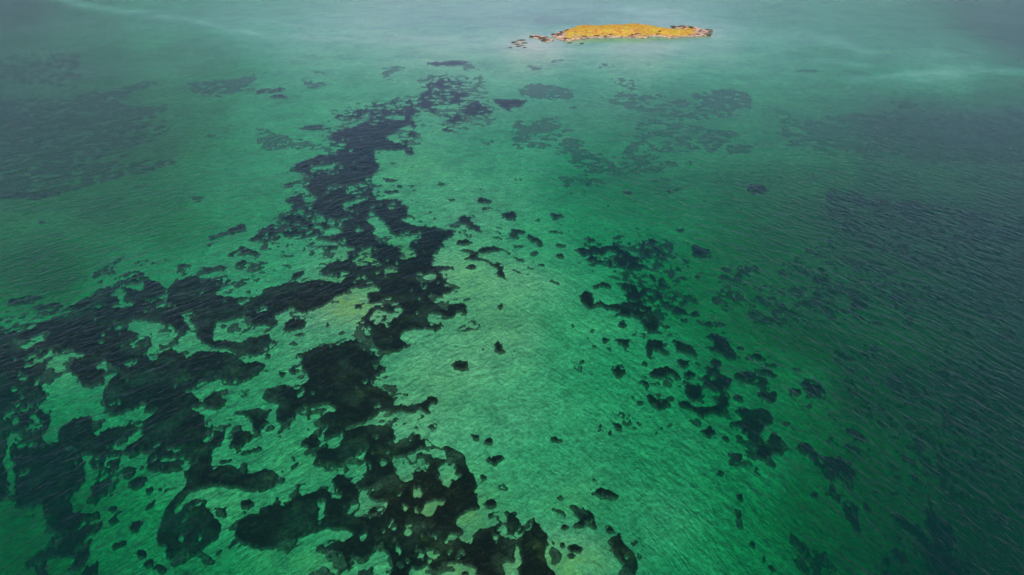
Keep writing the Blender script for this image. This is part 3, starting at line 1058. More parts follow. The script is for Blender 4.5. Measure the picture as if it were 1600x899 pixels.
lab = components(inside)
cellA = np.abs(np.gradient(WX, axis=1) * np.gradient(WY, axis=0))
ids, inv = np.unique(lab[inside], return_inverse=True)
area_m = np.bincount(inv, cellA[inside]); npx = np.bincount(inv)
cu = np.bincount(inv, UG[inside]) / npx; cv = np.bincount(inv, VG[inside]) / npx
ew = np.sqrt(np.maximum(np.bincount(inv, UG[inside] ** 2) / npx - cu ** 2, 0)); eh = np.sqrt(np.maximum(np.bincount(inv, VG[inside] ** 2) / npx - cv ** 2, 0))
covuv = np.bincount(inv, (UG * VG)[inside]) / npx - cu * cv
in_frame = (cu > 0) & (cu < 1600) & (cv > 0) & (cv < 899)

# ---------------------------------------------------------------- bottom, water
def bump_pts(u, v, pts):
    f = np.zeros_like(u, float)
    for a, b, rx, ry, s in pts:
        f = np.maximum(f, s * np.exp(-(((u - a) / rx) ** 2 + ((v - b) / ry) ** 2)))
    return f

SX, SY = fan_grid(640, 460, 30000.0)
SD = depth_at(SX, SY)
su, sv = photo(SX, SY)
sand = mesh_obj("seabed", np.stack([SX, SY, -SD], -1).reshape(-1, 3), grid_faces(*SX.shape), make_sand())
tag(sand, kind='structure')
# dead-leaf litter in the deep parts, plus vignette darkening painted into the corners
weed = bump_pts(su, sv, [(1600, 480, 380, 280, .8), (1600, 850, 350, 220, .95), (1400, 330, 280, 110, .65), (1500, 200, 300, 60, .8), (60, 205, 230, 60, .35), (0, 130, 160, 60, .35), (60, 400, 160, 50, .5), (200, 310, 160, 60, .35), (1600, 60, 200, 50, .4),
                         (1290, 790, 60, 40, .45), (300, 30, 160, 14, .3), (1030, 290, 200, 60, .45), (1000, 190, 260, 50, .4), (0, 20, 120, 40, .5), (0, 820, 190, 160, .65), (250, 899, 200, 60, .3), (850, 30, 90, 8, .3)])
weed = np.clip(weed * 0.9 + 0.35 * weed * fbm(SX, SY, 14, 4, 55), 0, 1)
attr(sand, "weed", weed)
gold = bump_pts(su, sv, [(545, 475, 45, 26, 1.0), (600, 400, 60, 28, .9), (555, 440, 60, 20, .7), (680, 790, 110, 60, .75), (740, 870, 110, 45, .8), (880, 880, 90, 45, .7), (560, 640, 90, 30, .3),
                         (60, 560, 60, 50, .35), (730, 440, 60, 60, .35), (640, 250, 60, 30, .3), (900, 770, 60, 30, .35), (470, 870, 160, 50, .4), (330, 780, 120, 50, .25), (500, 700, 120, 40, .25), (770, 480, 110, 90, .28), (680, 600, 90, 60, .25), (350, 560, 140, 60, .2)])
attr(sand, "gold", gold)
pale = bump_pts(su, sv, [(820, 72, 130, 18, 1.0), (1000, 74, 150, 12, .8), (1150, 62, 90, 14, .5), (700, 66, 170, 22, .7), (430, 40, 190, 26, .8), (900, 8, 220, 10, .5), (640, 100, 80, 14, .5), (720, 120, 120, 20, .3)])
pale = np.clip(np.maximum(pale, np.minimum(1.2 * slick_field(su, sv), 1)) * (1 + .3 * fbm(SX, SY * .4, 20, 3, 77)), 0, 1)
attr(sand, "pale", pale)

WXg, WYg = fan_grid(560, 300, 30000.0)
nr, nc = WXg.shape
wu, wv = photo(WXg, WYg)
top = np.stack([WXg, WYg, np.zeros_like(WXg)], -1).reshape(-1, 3)
faces = grid_faces(nr, nc)
bi = nr * nc
corners = [(-1, 0), (-1, nc - 1), (0, nc - 1), (0, 0)]
ring = ([r * nc + 0 for r in range(nr - 1, -1, -1)] + [c for c in range(1, nc)] + [r * nc + nc - 1 for r in range(1, nr)] + [(nr - 1) * nc + c for c in range(nc - 2, 0, -1)])
low = top[ring].copy(); low[:, 2] = -60
allv = np.vstack([top, low])
n = len(ring)
for i in range(n):
    j = (i + 1) % n
    faces.append((ring[i], bi + i, bi + j, ring[j]))
faces.append(tuple(range(bi + n - 1, bi - 1, -1)))
sea = mesh_obj("water", allv, faces, make_water())
tag(sea, kind='structure')
calm = 1 - 0.6 * np.clip(slick_field(wu, wv), 0, 1)
chop = 0.70 + 0.26 * sstep(900, 1300, wu) * sstep(150, 330, wv) + 0.32 * sstep(600, 150, wu) * sstep(620, 300, wv)
chop = chop * (1 - 0.35 * bump_pts(wu, wv, [(800, 650, 330, 260, 1.0), (850, 75, 200, 30, .5)]))
chop *= 1 - (0.10 + 0.72 * bump_pts(wu, wv, [(760, 20, 560, 110, 1.0)])) * sstep(230, 600, np.sqrt(WXg ** 2 + WYg ** 2))
chop *= 1 + 0.25 * fbm(WXg, WYg, 60, 3, 12)
attr(sea, "chop", np.concatenate([(chop * calm).ravel(), np.ones(n)]))
_dep = depth_at(WXg.ravel(), WYg.ravel())
attr(sea, "column", np.concatenate([1 - np.exp(-(_dep / 4.5) ** 1.5), np.zeros(n)]))
az = WXg / np.maximum(WYg + 40, 10)
attr(sea, "swell", np.concatenate([0.12 + 0.76 * sstep(-0.30, 0.42, az + 0.15 * fbm(WXg, WYg, 40, 3, 3)).ravel(), np.zeros(n)]))

# ---------------------------------------------------------------- seagrass beds as raised meshes
depth0 = depth_at(WX, WY)
GX, GY = ground(UG, VG, 0.0)
scale_ = 1 - depth0 / CAM_H
BX, BY = WX * scale_, WY * scale_                        # where the sight line reaches the bottom
BD = depth_at(BX, BY)
sparse = np.clip((0.38 + 0.45 * (VG < 270)) * (1 - sstep(0.25, 0.8, dense)) + 0.55 * np.clip(fbm(WX, WY, 6, 4, 171) - 0.08, 0, 1) * sstep(320, 600, VG + 0.12 * (800 - UG)), 0, 0.9)
lev = inside.astype(int); cur = inside.copy()
for _ in range(3):
    P = np.pad(cur, 1)
    cur = cur & P[:-2, 1:-1] & P[2:, 1:-1] & P[1:-1, :-2] & P[1:-1, 2:]
    lev += cur
prof = np.array([0, .45, .75, .92, 1.0])[lev]
sparse = np.maximum(sparse, np.array([1, .5, .22, .06, 0.0])[lev] * (0.75 + 0.25 * (WY < 260)))
HGT = np.minimum(0.75, 0.4 * BD) * prof * (1 + 0.45 * fbm(BX, BY, 1.6, 3, 61))
CASES = {  # corners: 0 tl(r,c) 1 tr 2 br 3 bl ; edges 4 top 5 right 6 bottom 7 left
    1: [0, 4, 7], 2: [1, 5, 4], 4: [2, 6, 5], 8: [3, 7, 6], 3: [0, 1, 5, 7], 6: [1, 2, 6, 4], 12: [2, 3, 7, 5], 9: [3, 0, 4, 6],
    5: [0, 4, 5, 2, 6, 7], 10: [1, 5, 6, 3, 7, 4], 7: [0, 1, 2, 6, 7], 14: [1, 2, 3, 7, 4], 13: [2, 3, 0, 4, 5], 11: [3, 0, 1, 5, 6], 15: [0, 1, 2, 3]}
bed_mat = make_grass_bed()
rank_of = np.full(inv.max() + 1, 0)
compact = np.full(inside.shape, -1); compact[inside] = inv
big = np.argsort(-(npx * np.where(in_frame, 1.0, 0.4)))
MAXBEDS = 280
solo = [k for k in big[:MAXBEDS] if npx[k] >= 18]
owner = np.full(len(ids), -1); owner[solo] = np.arange(len(solo))     # -1: loose tufts, gathered in one object
own_cell_src = np.where(inside, owner[np.clip(compact, 0, None)], -9)
# every cell with any inside corner belongs to the bed of that corner
c0, c1, c2, c3 = [own_cell_src[:-1, :-1], own_cell_src[:-1, 1:], own_cell_src[1:, 1:], own_cell_src[1:, :-1]]
cell_owner = np.maximum(np.maximum(c0, c1), np.maximum(c2, c3))
code = (inside[:-1, :-1] * 1 + inside[:-1, 1:] * 2 + inside[1:, 1:] * 4 + inside[1:, :-1] * 8)
vid = np.arange(NR_ * NC_).reshape(NR_, NC_)
NG = NR_ * NC_
def edge_pt(r, c, r2, c2):
    f1, f2 = field[r, c], field[r2, c2]
    t = np.clip(f1 / (f1 - f2 + 1e-12), 0.02, 0.98)
    x = BX[r, c] * (1 - t) + BX[r2, c2] * t; y = BY[r, c] * (1 - t) + BY[r2, c2] * t
    d = BD[r, c] * (1 - t) + BD[r2, c2] * t
    return np.stack([x, y, -d - 0.04], -1)
def build_bed(sel):
    rr, cc = sel
    cd = code[rr, cc]
    vlist = {}; V = []; F_ = []
    # ids: grid corner -> vid ; horizontal edge (r,c)-(r,c+1) -> NG+vid ; vertical edge (r,c)-(r+1,c) -> 2NG+vid
    for k, pat in CASES.items():
        m_ = cd == k
        if not m_.any(): continue
        r, c = rr[m_], cc[m_]
        base = [vid[r, c], vid[r, c + 1], vid[r + 1, c + 1], vid[r + 1, c], NG + vid[r, c], 2 * NG + vid[r, c + 1], NG + vid[r + 1, c], 2 * NG + vid[r, c]]
        F_.append(np.stack([base[p] for p in pat[::-1]], -1))
    allid = np.unique(np.concatenate([f.ravel() for f in F_]))
    kind = allid // NG; gid = allid % NG
    r, c = gid // NC_, gid % NC_
    P = np.zeros((len(allid), 3))
    g = kind == 0
    P[g] = np.stack([BX[r[g], c[g]], BY[r[g], c[g]], -BD[r[g], c[g]] + HGT[r[g], c[g]]], -1)
    g = kind == 1
    P[g] = edge_pt(r[g], c[g], r[g], c[g] + 1)
    g = kind == 2
    P[g] = edge_pt(r[g], c[g], r[g] + 1, c[g])
    faces = []
    for f in F_:
        faces += np.searchsorted(allid, f).tolist()
    sp = np.where(kind == 0, sparse[r, c], 1.0)
    return P, faces, sp

# names for the beds one can point at: (photograph u, v) -> description
KNOWN = [
 (120, 500, "vast dark seagrass meadow spreading from the left edge and branching through the whole middle"),
 (600, 300, "long dark seagrass meadow tapering up the middle towards the island"),
 (650, 780, "large black lacy seagrass bed full of yellow sand holes at the bottom middle"),
 (460, 790, "long thick dark seagrass tongue reaching left from the lacy bottom bed"),
 (850, 850, "dark lobed seagrass bed running off the bottom edge right of the lacy bed"),
 (718, 560, "small squarish dark seagrass clump alone on pale green sand right of the main meadow"),
 (782, 533, "small C-shaped seagrass clump alone on pale sand"),
 (731, 498, "two-lobed dark seagrass clump just right of the central meadow"),
 (868, 663, "small arched seagrass clump by itself on open green sand"),
 (905, 554, "small round dark seagrass dot alone on open pale green sand"),
 (735, 409, "small oval seagrass clump enclosed by a curved seagrass band"),
 (770, 395, "curving hooked seagrass band bending down to the right over pale sand"),
 (795, 328, "round dark seagrass clump up in the pale sand above the curved band"),
 (330, 606, "round dark seagrass clump in a green sandy opening left of the middle"),
 (457, 497, "oval dark seagrass bed in the green gap between the two main meadows"),
 (480, 668, "rounded dark seagrass clump below the main meadow on green sand"),
 (970, 835, "elongated dark lumpy seagrass bed slanting down near the bottom right of the middle"),
 (915, 780, "forked dark seagrass bed left of the elongated slanting one"),
 (950, 746, "thin wavy dark seagrass strip on green sand above the forked bed"),
 (900, 840, "rounded black seagrass clump beside yellowish sand near the bottom"),
 (318, 860, "tiny dark seagrass clump with glints alone on green sand at bottom left"),
 (290, 790, "large ragged ring-like dark seagrass bed left of the bottom middle"),
 (1015, 895, "dark seagrass bed cut by the bottom edge below the elongated slanting one"),
 (1180, 548, "long seagrass clump with a tapering right end among the right-hand patches"),
 (1200, 620, "large angular seagrass bed stepping down in the right-hand patches"),
 (1285, 556, "oval dim seagrass bed in teal water right of the right-hand patches"),
 (1020, 400, "long dim seagrass band slanting down right through teal water"),
 (1010, 470, "branching seagrass bed hanging down below the long dim band"),
 (1320, 650, "dim seagrass bed fading into deep teal water at the right"),
 (1540, 730, "largest dark shadowy seagrass bed in deep water at the lower right"),
 (1530, 810, "dark shadowy seagrass bed in deep water nearest the lower right corner"),
 (1450, 753, "small oval seagrass bed left of the largest deep-water bed"),
 (1425, 775, "dim irregular seagrass bed in deep water left of the lower right corner"),
 (1360, 705, "dim upright seagrass bed where the green sand turns to deep water"),
 (1140, 640, "diamond-shaped seagrass clump below the right-hand patches"),
 (360, 350, "narrow lone seagrass strip on green sand above the left meadow"),
 (20, 770, "dark seagrass bed touching the lower left edge"),
 (107, 835, "rounded seagrass clump at the lower left below a curved bed"),
 (970, 555, "spiky round seagrass clump left of the right-hand patches"),
 (1035, 600, "L-shaped seagrass clump at the lower left of the right-hand patches"),
 (700, 155, "far bluish seagrass patches at the narrow tip of the central meadow"),
]
known_for = {}
taken = set()
for (a, b, txt) in KNOWN:
    r = int(np.clip((b - V0) / STEP, 6, NR_ - 7)); c = int(np.clip((a - U0) / STEP, 6, NC_ - 7))
    win = compact[r - 6:r + 7, c - 6:c + 7]
    hit = win[win >= 0]
    if len(hit):
        vals, cnt = np.unique(hit, return_counts=True)
        for k in vals[np.argsort(-cnt)]:
            if owner[k] >= 0 and k not in known_for:
                known_for[int(k)] = txt
                break
ZONES = [  # u0, u1, v0, v1, phrase
 (0, 420, -20, 215, "in the blue-green water at the upper left"), (420, 800, -20, 225, "near the narrow far tip of the central meadow"),
 (800, 1200, -20, 225, "on the far pale flat below the island"), (1200, 1700, -20, 225, "in grey-blue water at the upper right"),
 (-300, 420, 215, 400, "on green sand above the left meadow"), (420, 610, 215, 480, "along the left flank of the central meadow"),
 (610, 820, 215, 480, "on pale sand right of the central meadow"), (820, 960, 215, 480, "in the speckled band right of the curved hook"),
 (960, 1210, 215, 450, "beside the long dim band in teal water"), (1210, 1900, 215, 480, "in the rippled dark teal water at the right"),
 (-300, 200, 400, 640, "at the left edge of the left meadow"), (200, 420, 400, 640, "in the openings of the left meadow"),
 (420, 640, 480, 690, "between the central meadow and the left meadow"), (640, 900, 480, 690, "on the open pale sand in the middle"),
 (900, 1090, 450, 700, "in the left part of the right-hand patches"), (1090, 1260, 450, 700, "in the right part of the right-hand patches"),
 (1260, 1900, 480, 700, "in deep teal water right of the patches"), (-300, 130, 640, 1100, "in the lower left corner"),
 (130, 350, 640, 1100, "on green sand in the lower left"), (350, 560, 640, 1100, "left of the lacy bottom bed"),
 (560, 800, 640, 1100, "around the lacy bottom bed"), (800, 1040, 690, 1100, "near the elongated slanting bed at the bottom"),
 (1040, 1290, 690, 1100, "on the teal sand at the lower right of the middle"), (1290, 1900, 690, 1100, "in the dark deep water at the lower right"),
]
def describe(k):
    a, b = cu[k], cv[k]
    L_, W_ = 2 * max(ew[k], eh[k]), 2 * min(ew[k], eh[k])
    corr = covuv[k] / max(ew[k] * eh[k], 1e-6)
    size = "tiny" if npx[k] < 28 else "small" if npx[k] < 90 else "middling" if npx[k] < 320 else "large"
    asp = ew[k] / max(eh[k], .3)
    if asp > 3.2: shape = "flat streak-like"
    elif corr > 0.45: shape = "right-sloping"
    elif corr < -0.45: shape = "left-sloping"
    elif asp > 1.7: shape = "oval"
    elif asp < 0.85: shape = "upright"
    else: shape = "roundish"
    zone = next((z for z in ZONES if z[0] <= a < z[1] and z[2] <= b < z[3]), ZONES[-1])
    return size, shape, zone[4]
desc = {int(k): describe(k) for k in solo}
groups = {}
for k in solo:
    if int(k) not in known_for: groups.setdefault(desc[int(k)], []).append(int(k))
ORD = ["leftmost", "second-from-left", "third-from-left", "fourth-from-left", "fifth-from-left", "sixth-from-left", "seventh-from-left", "eighth-from-left", "ninth-from-left", "tenth-from-left", "eleventh-from-left", "twelfth-from-left"]
label_of = dict(known_for)
for (size, shape, zone), ks in groups.items():
    base = f"{size} {shape} seagrass patch {zone}"
    ks.sort(key=lambda k: cu[k])
    if len(ks) == 1: label_of[ks[0]] = base
    else:
        for i, k in enumerate(ks):
            o = ORD[min(i, 11)] if i < len(ks) - 1 else "rightmost"
            label_of[k] = f"{o} {size} {shape} seagrass patch {zone}" if i < 12 or i == len(ks) - 1 else base
order = np.argsort(cell_owner, axis=None, kind='stable')
flat = cell_owner.ravel()[order]
for i, k in enumerate(solo):
    lo, hi = np.searchsorted(flat, i), np.searchsorted(flat, i, side='right')
    sel = np.unravel_index(order[lo:hi], cell_owner.shape)
    P, faces, sp_ = build_bed(sel)
    large = npx[k] > 2500
    cx, cy = P[:, 0].mean(), P[:, 1].mean(); zb = P[:, 2].min()
    P = P - [cx, cy, zb]
    o = mesh_obj("seagrass_meadow" if large else "seagrass_patch", P, faces, bed_mat)
    attr(o, "sparse", sp_)
    o.location = (cx, cy, zb)
    tag(o, label_of[int(k)], "seagrass", "seagrass beds on the sandy bottom")
lo, hi = np.searchsorted(flat, -1), np.searchsorted(flat, -1, side='right')
if hi > lo:
    P, faces, sp_ = build_bed(np.unravel_index(order[lo:hi], cell_owner.shape))
    o = mesh_obj("seagrass_tufts", P, faces, bed_mat)
    attr(o, "sparse", sp_)
    tag(o, "loose dark seagrass tufts sprinkled over the sand between the larger beds", "seagrass", kind='stuff')

# ---------------------------------------------------------------- island
def island_height(x, y):
    s = poly_sd(_ix, _iy, x, y)
    s = s + 1.3 * fbm(x, y, 5.0, 3, 23) * sstep(-4, -1, s) * (1 - sstep(4, 9, s))
    u, v = photo(x, y)
    hump = 4.0 * np.exp(-((u - 955) / 72.0) ** 4) + 2.6 * np.exp(-((u - 1035) / 45.0) ** 2) + 1.5 * np.exp(-((u - 1080) / 30.0) ** 2) + 1.6 * np.exp(-((u - 895) / 25.0) ** 2)
    z = 0.95 * sstep(-0.4, 1.2, s) + hump * sstep(0.2, 15, s)
    rocky = 0.9 * np.clip(fbm(x, y, 4.0, 4, 5) + 0.15, 0, 1) * sstep(0, 2, s) * np.clip(1 - hump / 4.5, 0.15, 1)
    z = z + rocky + 0.25 * fbm(x, y, 2.0, 3, 6) * sstep(0, 3, s)
    out = np.clip(-s, 0, 8)
    z = np.where(s < 0.0, z - 0.35 - 0.25 * out, z)
    s2 = poly_sd(_rx, _ry, x, y)
    z2 = 0.3 * sstep(-0.6, 2.0, s2) + 0.5 * np.clip(fbm(x, y, 3.0, 3, 15) + 0.1, 0, 1) - 0.12
    z2 = np.where(s2 < 0, -0.35 - 0.25 * np.clip(-s2, 0, 8), z2)
    z = np.maximum(z, z2)
    z = z + 0.55 * fbm(x, y, 11, 3, 43) * sstep(3, 10, s)
    turf = (0.62 + 0.45 * sstep(-.1, .25, fbm(x, y, 9, 3, 44) + sstep(3, 16, s) * .4)) * sstep(0.2, 3.6, s) * np.clip(hump / 1.5, 0, 1)
    turf = turf * (1 - 0.85 * sstep(1078, 1092, u)) * (1 - 0.8 * sstep(890, 874, u))
    return z, turf, np.maximum(s, s2)
xs = np.arange(_rx.min() - 10, _ix.max() + 10, 0.8); ys = np.arange(_iy.min() - 10, _iy.max() + 10, 0.8)
IX, IY = np.meshgrid(xs, ys)
IZ, turf, isd = island_height(IX, IY)
keep = isd > -7.5
idx = np.full(IX.shape, -1); idx[keep] = np.arange(keep.sum())
q = keep[:-1, :-1] & keep[:-1, 1:] & keep[1:, 1:] & keep[1:, :-1]
fc = np.stack([idx[:-1, :-1][q], idx[:-1, 1:][q], idx[1:, 1:][q], idx[1:, :-1][q]], -1).tolist()
isle = mesh_obj("island_ground", np.stack([IX[keep], IY[keep], IZ[keep]], -1), fc, make_island_ground())
attr(isle, "turf", turf[keep])
tag(isle, kind='structure')

def iz(x, y):
    z, t, s = island_height(np.array([float(x)]), np.array([float(y)]))
    return float(z[0]), float(t[0]), float(s[0])

# dry golden grass: tussocks of bent blades, nobody could count them
rng = random.Random(3)
straw = simple("dry_straw", [(0.3, (0.50, 0.24, 0.03)), (0.55, (0.72, 0.42, 0.05)), (0.75, (0.74, 0.56, 0.09))], 0.25, 0.9, 0.05, 0.1)
V_, F_ = [], []
cnt = 0
while cnt < 4200:
    x = rng.uniform(_ix.min(), _ix.max()); y = rng.uniform(_iy.min(), _iy.max())
    z, t, s = iz(x, y)
    if t < 0.35 or rng.random() > t: continue
    cnt += 1
    hh = rng.uniform(0.18, 0.5)
    for b in range(5):
        an = rng.uniform(0, 6.28); ln = rng.uniform(0.1, 0.38); w = rng.uniform(0.06, 0.13)
        ex, ey = math.cos(an) * ln, math.sin(an) * ln; sx, sy = -math.sin(an) * w, math.cos(an) * w
        i0 = len(V_)
        V_ += [(x + sx, y + sy, z - .05), (x - sx, y - sy, z - .05), (x + ex * .6 - sx * .5, y + ey * .6 - sy * .5, z + hh * .75), (x + ex * .6 + sx * .5, y + ey * .6 + sy * .5, z + hh * .75), (x + ex, y + ey, z + hh)]
        F_ += [(i0, i0 + 1, i0 + 2, i0 + 3), (i0 + 3, i0 + 2, i0 + 4)]
dry = mesh_obj("dry_grass", V_, F_, straw)
tag(dry, "golden dry grass covering the low back of the island", "grass", kind='stuff')

# rocks: a few worked shapes, then copies
rock_dark = simple("dark_shore_rock", [(0.3, (0.035, 0.028, 0.02)), (0.55, (0.10, 0.07, 0.05)), (0.75, (0.30, 0.18, 0.13))], 0.9, 0.95, 0.25)
rock_pink = simple("pink_shore_rock", [(0.3, (0.32, 0.17, 0.12)), (0.5, (0.56, 0.36, 0.28)), (0.72, (0.78, 0.62, 0.5))], 0.8, 0.95, 0.25)
def rock_mesh(seed, mat, sx, sy, sz):
    bm = bmesh.new()
    bmesh.ops.create_icosphere(bm, subdivisions=3, radius=1)
    r_ = random.Random(seed)
    planes = []
    for _ in range(9):
        v = Vector((r_.gauss(0, 1), r_.gauss(0, 1), r_.gauss(0, .7))).normalized()
        planes.append((v, r_.uniform(.62, .9)))
    for v in bm.verts:
        for nrm, d in planes:
            e = v.co.dot(nrm) - d
            if e > 0: v.co -= nrm * e
        p = np.array([v.co.x * 2 + seed, v.co.y * 2 + v.co.z * 1.7])
        v.co *= 1 + 0.12 * float(fbm(p[:1], p[1:], 0.8, 3, seed)[0])
        v.co.x *= sx; v.co.y *= sy; v.co.z *= sz
    me = bpy.data.meshes.new("boulder")
    bm.to_mesh(me); bm.free()
    me.materials.append(mat)
    return me
RD = [rock_mesh(i + 1, rock_dark, 1.5, .8, .6) for i in range(4)]
RP = [rock_mesh(i + 11, rock_pink, 1.35, .9, .55) for i in range(4)]
def rock(u, v, size, dark, rz=0.0, label=None, group=None, flat_=1.0, z=None):
    x, y = ground(u, v)
    x, y = float(x), float(y)
    o = bpy.data.objects.new("boulder", rng.choice(RD if dark else RP))
    C.objects.link(o)
    zz, t, s = iz(x, y)
    if s < 0.3: zz = -0.1
    o.location = (x, y, (zz if z is None else z))
    o.rotation_euler = (rng.uniform(-.1, .1), rng.uniform(-.1, .1), rz + rng.uniform(-.35, .35))
    o.scale = (size * rng.uniform(.85, 1.25), size * rng.uniform(.8, 1.2), size * rng.uniform(.8, 1.2) * flat_)
    tag(o, label, "rock", group)
    return o
def scatter(n, poly, dark_share, s0, s1, what, where, group, flat_=1.0):
    us_ = [p[0] for p in poly]; vs_ = [p[1] for p in poly]
    pts = []
    while len(pts) < n:
        a, b = rng.uniform(min(us_), max(us_)), rng.uniform(min(vs_), max(vs_))
        if poly_sd(np.array(us_, float), np.array(vs_, float), np.array([a]), np.array([b]))[0] > 0: pts.append((a, b))
    made = {}
    vm = sorted(b for a, b in pts)
    lo_, hi_ = vm[len(vm) // 3], vm[2 * len(vm) // 3]
    for a, b in pts:
        dk = rng.random() < dark_share
        sz = rng.uniform(s0, s1)
        row = "back" if b < lo_ else "front" if b > hi_ else "middle"
        kind = f"{'big' if sz > (s0 + s1) / 2 else 'small'} {'dark' if dk else 'pale'} {what} of the {row} row"
        made.setdefault(kind, []).append((a, rock(a, b, sz, dk, 0, kind, group, flat_)))
    for kind, lst in made.items():
        lst.sort(key=lambda q: q[0])
        for i, (a, o) in enumerate(lst):
            pre = "" if len(lst) == 1 else ("rightmost " if i == len(lst) - 1 else ORD[i] + " ")
            o['label'] = f"{pre}{kind} {where}"
scatter(46, [(1054, 43), (1078, 43), (1090, 46), (1110, 47.5), (1109, 52), (1106, 57), (1088, 57.5), (1080, 50), (1066, 49)], .36, .9, 2.1, "boulder", "at the island's right end", "boulders on the right end of the island", .8)
scatter(26, [(863, 56), (872, 51), (884, 48), (893, 47.5), (889, 52), (879, 55), (880, 61), (870, 60)], .5, .9, 1.8, "boulder", "at the island's left end", "boulders on the left end of the island", .8)
scatter(38, [(877, 63.8), (895, 64.2), (912, 61.2), (960, 58.6), (1004, 59.5), (1030, 56.8), (1046, 59.8), (1075, 57.2), (1075, 56.4), (1046, 58.4), (1028, 55.8), (1004, 58), (960, 57.2), (908, 59.8), (880, 62.4)], .3, .7, 1.6, "boulder", "on the island's near shore", "boulders along the near shore", .7)
# reef strip left of the island and the scattered rocks beyond it
scatter(34, REEF_STRIP, .25, .9, 2.0, "reef rock", "in the reef strip", "rocks of the low reef strip", .7)
for (a, b, s, dk, txt) in [(834, 57, 2.4, 0, "pale flat rock at the far left tip of the reef strip"), (841, 59.3, 2.6, 1, "long dark rock on the near side of the reef strip"),
                           (848, 60.3, 2.2, 1, "short dark rock in the middle of the reef strip"), (852, 64.3, 2.6, 1, "dark rock at the nearest corner of the reef strip"),
                           (1055, 43.6, 2.8, 1, "dark pointed rock at the back tip of the island's right end"), (1108, 47.4, 3.0, 1, "largest dark rock at the far right tip of the island"),
                           (1109, 50.4, 2.2, 1, "dark rock in the middle of the island's right tip"), (1106, 56, 2.6, 1, "dark rock at the nearest right corner of the island"),
                           (1093, 45.6, 2.4, 1, "flat dark rock behind the island's right end"), (894, 46.6, 2.6, 1, "flat dark rock behind the island's left shoulder"),
                           (908, 46.0, 1.8, 1, "small dark rock on the back shore of the island"), (866, 56.5, 2.4, 1, "dark rock at the leftmost tip of the island"),
                           (878, 51.4, 2.0, 1, "dark rock on the upper left shore of the island"), (890, 67.2, 1.6, 1, "low dark rock awash in front of the island's left end"),
                           (909, 68, 1.4, 1, "small rock awash off the island's near left shore")]:
    rock(a, b, s, bool(dk), 0, txt, None, .6)
CL = [(814, 63, 2.4, 1), (804, 66, 1.8, 1), (809, 69.5, 2.2, 1), (812, 66, 1.5, 0), (816, 66.5, 1.4, 0), (820, 67.5, 1.6, 1), (810, 72.5, 1.6, 1), (806, 68, 1.3, 0), (817, 71, 1.2, 1), (813, 70, 1.1, 0),
      (819, 74.5, 1.3, 1), (797, 74.5, 1.4, 1), (800, 70, 1.0, 0), (815, 75, 1.0, 0), (822, 70, 1.0, 0), (805, 73, .9, 0), (811, 64.5, 1.2, 0), (801, 67.5, .9, 1)]
CL.sort(key=lambda q: (q[3], q[0]))
cnt_ = {0: 0, 1: 0}
for a, b, s, dk in CL:
    n_ = sum(1 for q in CL if q[3] == dk); i = cnt_[dk]; cnt_[dk] += 1
    rock(a, b, s, bool(dk), 0, ("rightmost" if i == n_ - 1 else ORD[i]) + (" dark brown rock" if dk else " pale rock") + " of the loose cluster left of the reef strip", "rocks of the loose cluster", .55)

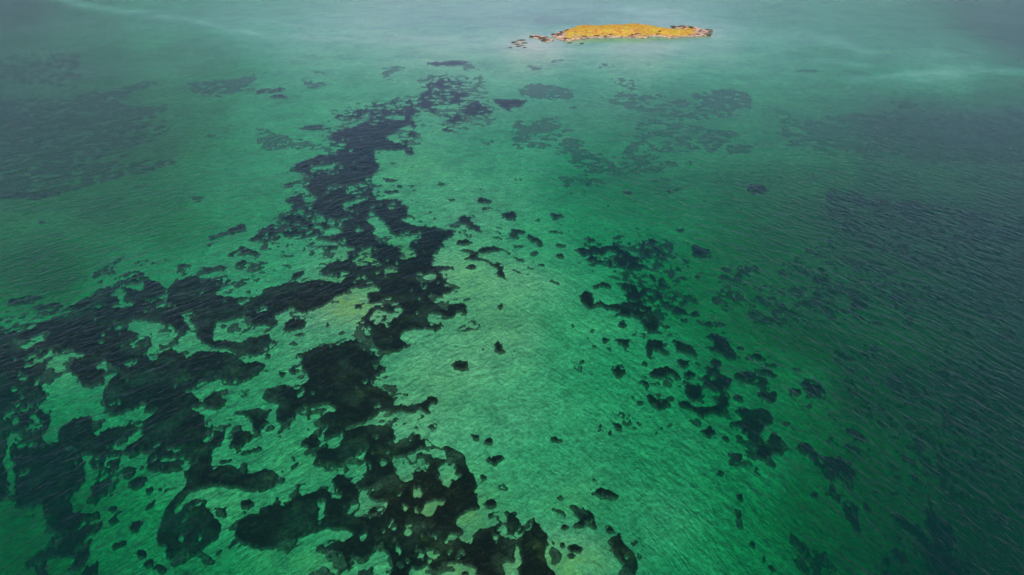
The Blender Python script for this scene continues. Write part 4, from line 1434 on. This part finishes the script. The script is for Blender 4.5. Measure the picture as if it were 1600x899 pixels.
# low bushes on the right part of the island
bush_leaf = simple("bush_leaf", [(0.3, (0.05, 0.08, 0.02)), (0.7, (0.16, 0.20, 0.04))], 2.0, 0.8, 0.02, 0.2)
bark = simple("bush_bark", [(0.3, (0.08, 0.05, 0.03)), (0.7, (0.16, 0.11, 0.07))], 5.0, 0.9, 0.02, 0.2)
def make_bush(u, v, rad, label):
    x, y = ground(u, v); x, y = float(x), float(y)
    z = iz(x, y)[0]
    root = bpy.data.objects.new("low_bush", None); C.objects.link(root)
    root.location = (x, y, z)
    tag(root, label, "bush", "low green bushes on the island")
    vv, ff = [], []
    for _ in range(9):
        an = rng.uniform(0, 6.28); tx, ty, tz = math.cos(an) * rad * .6, math.sin(an) * rad * .6, rad * rng.uniform(.5, .9)
        i0 = len(vv); w = .05
        vv += [(-w, -w, -.1), (w, -w, -.1), (0, w, -.1), (tx, ty, tz)]
        ff += [(i0, i0 + 1, i0 + 3), (i0 + 1, i0 + 2, i0 + 3), (i0 + 2, i0, i0 + 3)]
    mesh_obj("stems", vv, ff, bark, root, False)
    vv, ff = [], []
    for _ in range(420):
        d = Vector((rng.gauss(0, 1), rng.gauss(0, 1), abs(rng.gauss(0, .8)))).normalized() * rad * rng.uniform(.45, 1.0)
        p = Vector((d.x, d.y, d.z * .75 + .1))
        a = Vector((rng.gauss(0, 1), rng.gauss(0, 1), rng.gauss(0, 1))).normalized() * .14
        b = a.cross(Vector((rng.gauss(0, 1), rng.gauss(0, 1), rng.gauss(0, 1)))).normalized() * .08
        i0 = len(vv)
        vv += [p - a, p + b, p + a, p - b]
        ff.append((i0, i0 + 1, i0 + 2, i0 + 3))
    mesh_obj("leaves", vv, ff, bush_leaf, root, False)
for (a, b, r, txt) in [(1076, 45.2, 1.5, "green bush furthest back on the island's right part"), (1078, 47.6, 1.7, "largest green bush on the island's right part, between pink rocks"),
                       (1081, 50.5, 1.2, "green bush just right of the golden grass"), (1074, 52.5, 1.1, "green bush at the right end of the golden grass"),
                       (1030, 55.2, 1.3, "green bush low on the near slope where the island narrows")]:
    make_bush(a, b, r, txt)

# ---------------------------------------------------------------- the air over the bay
def make_haze():
    m, t = material("sea_air")
    v = N(t, "ShaderNodeVolumePrincipled", i_Density=HAZE, i_Anisotropy=0.2)
    v.inputs['Color'].default_value = (1.0, 0.82, 0.90, 1)
    o = N(t, "ShaderNodeOutputMaterial"); t.links.new(v.outputs[0], o.inputs['Volume'])
    a, b, c, d, e, f = -36000, 36000, -300, 31000, -62, 112
    V = [(a, c, e), (b, c, e), (b, d, e), (a, d, e), (a, c, f), (b, c, f), (b, d, f), (a, d, f)]
    F = [(3, 2, 1, 0), (4, 5, 6, 7), (0, 1, 5, 4), (1, 2, 6, 5), (2, 3, 7, 6), (3, 0, 4, 7)]
    o = mesh_obj("haze", V, F, m, smooth=False)
    tag(o, "thin pale sea haze over the whole bay", "haze", kind='stuff')
HAZE = 0.00008
make_haze()
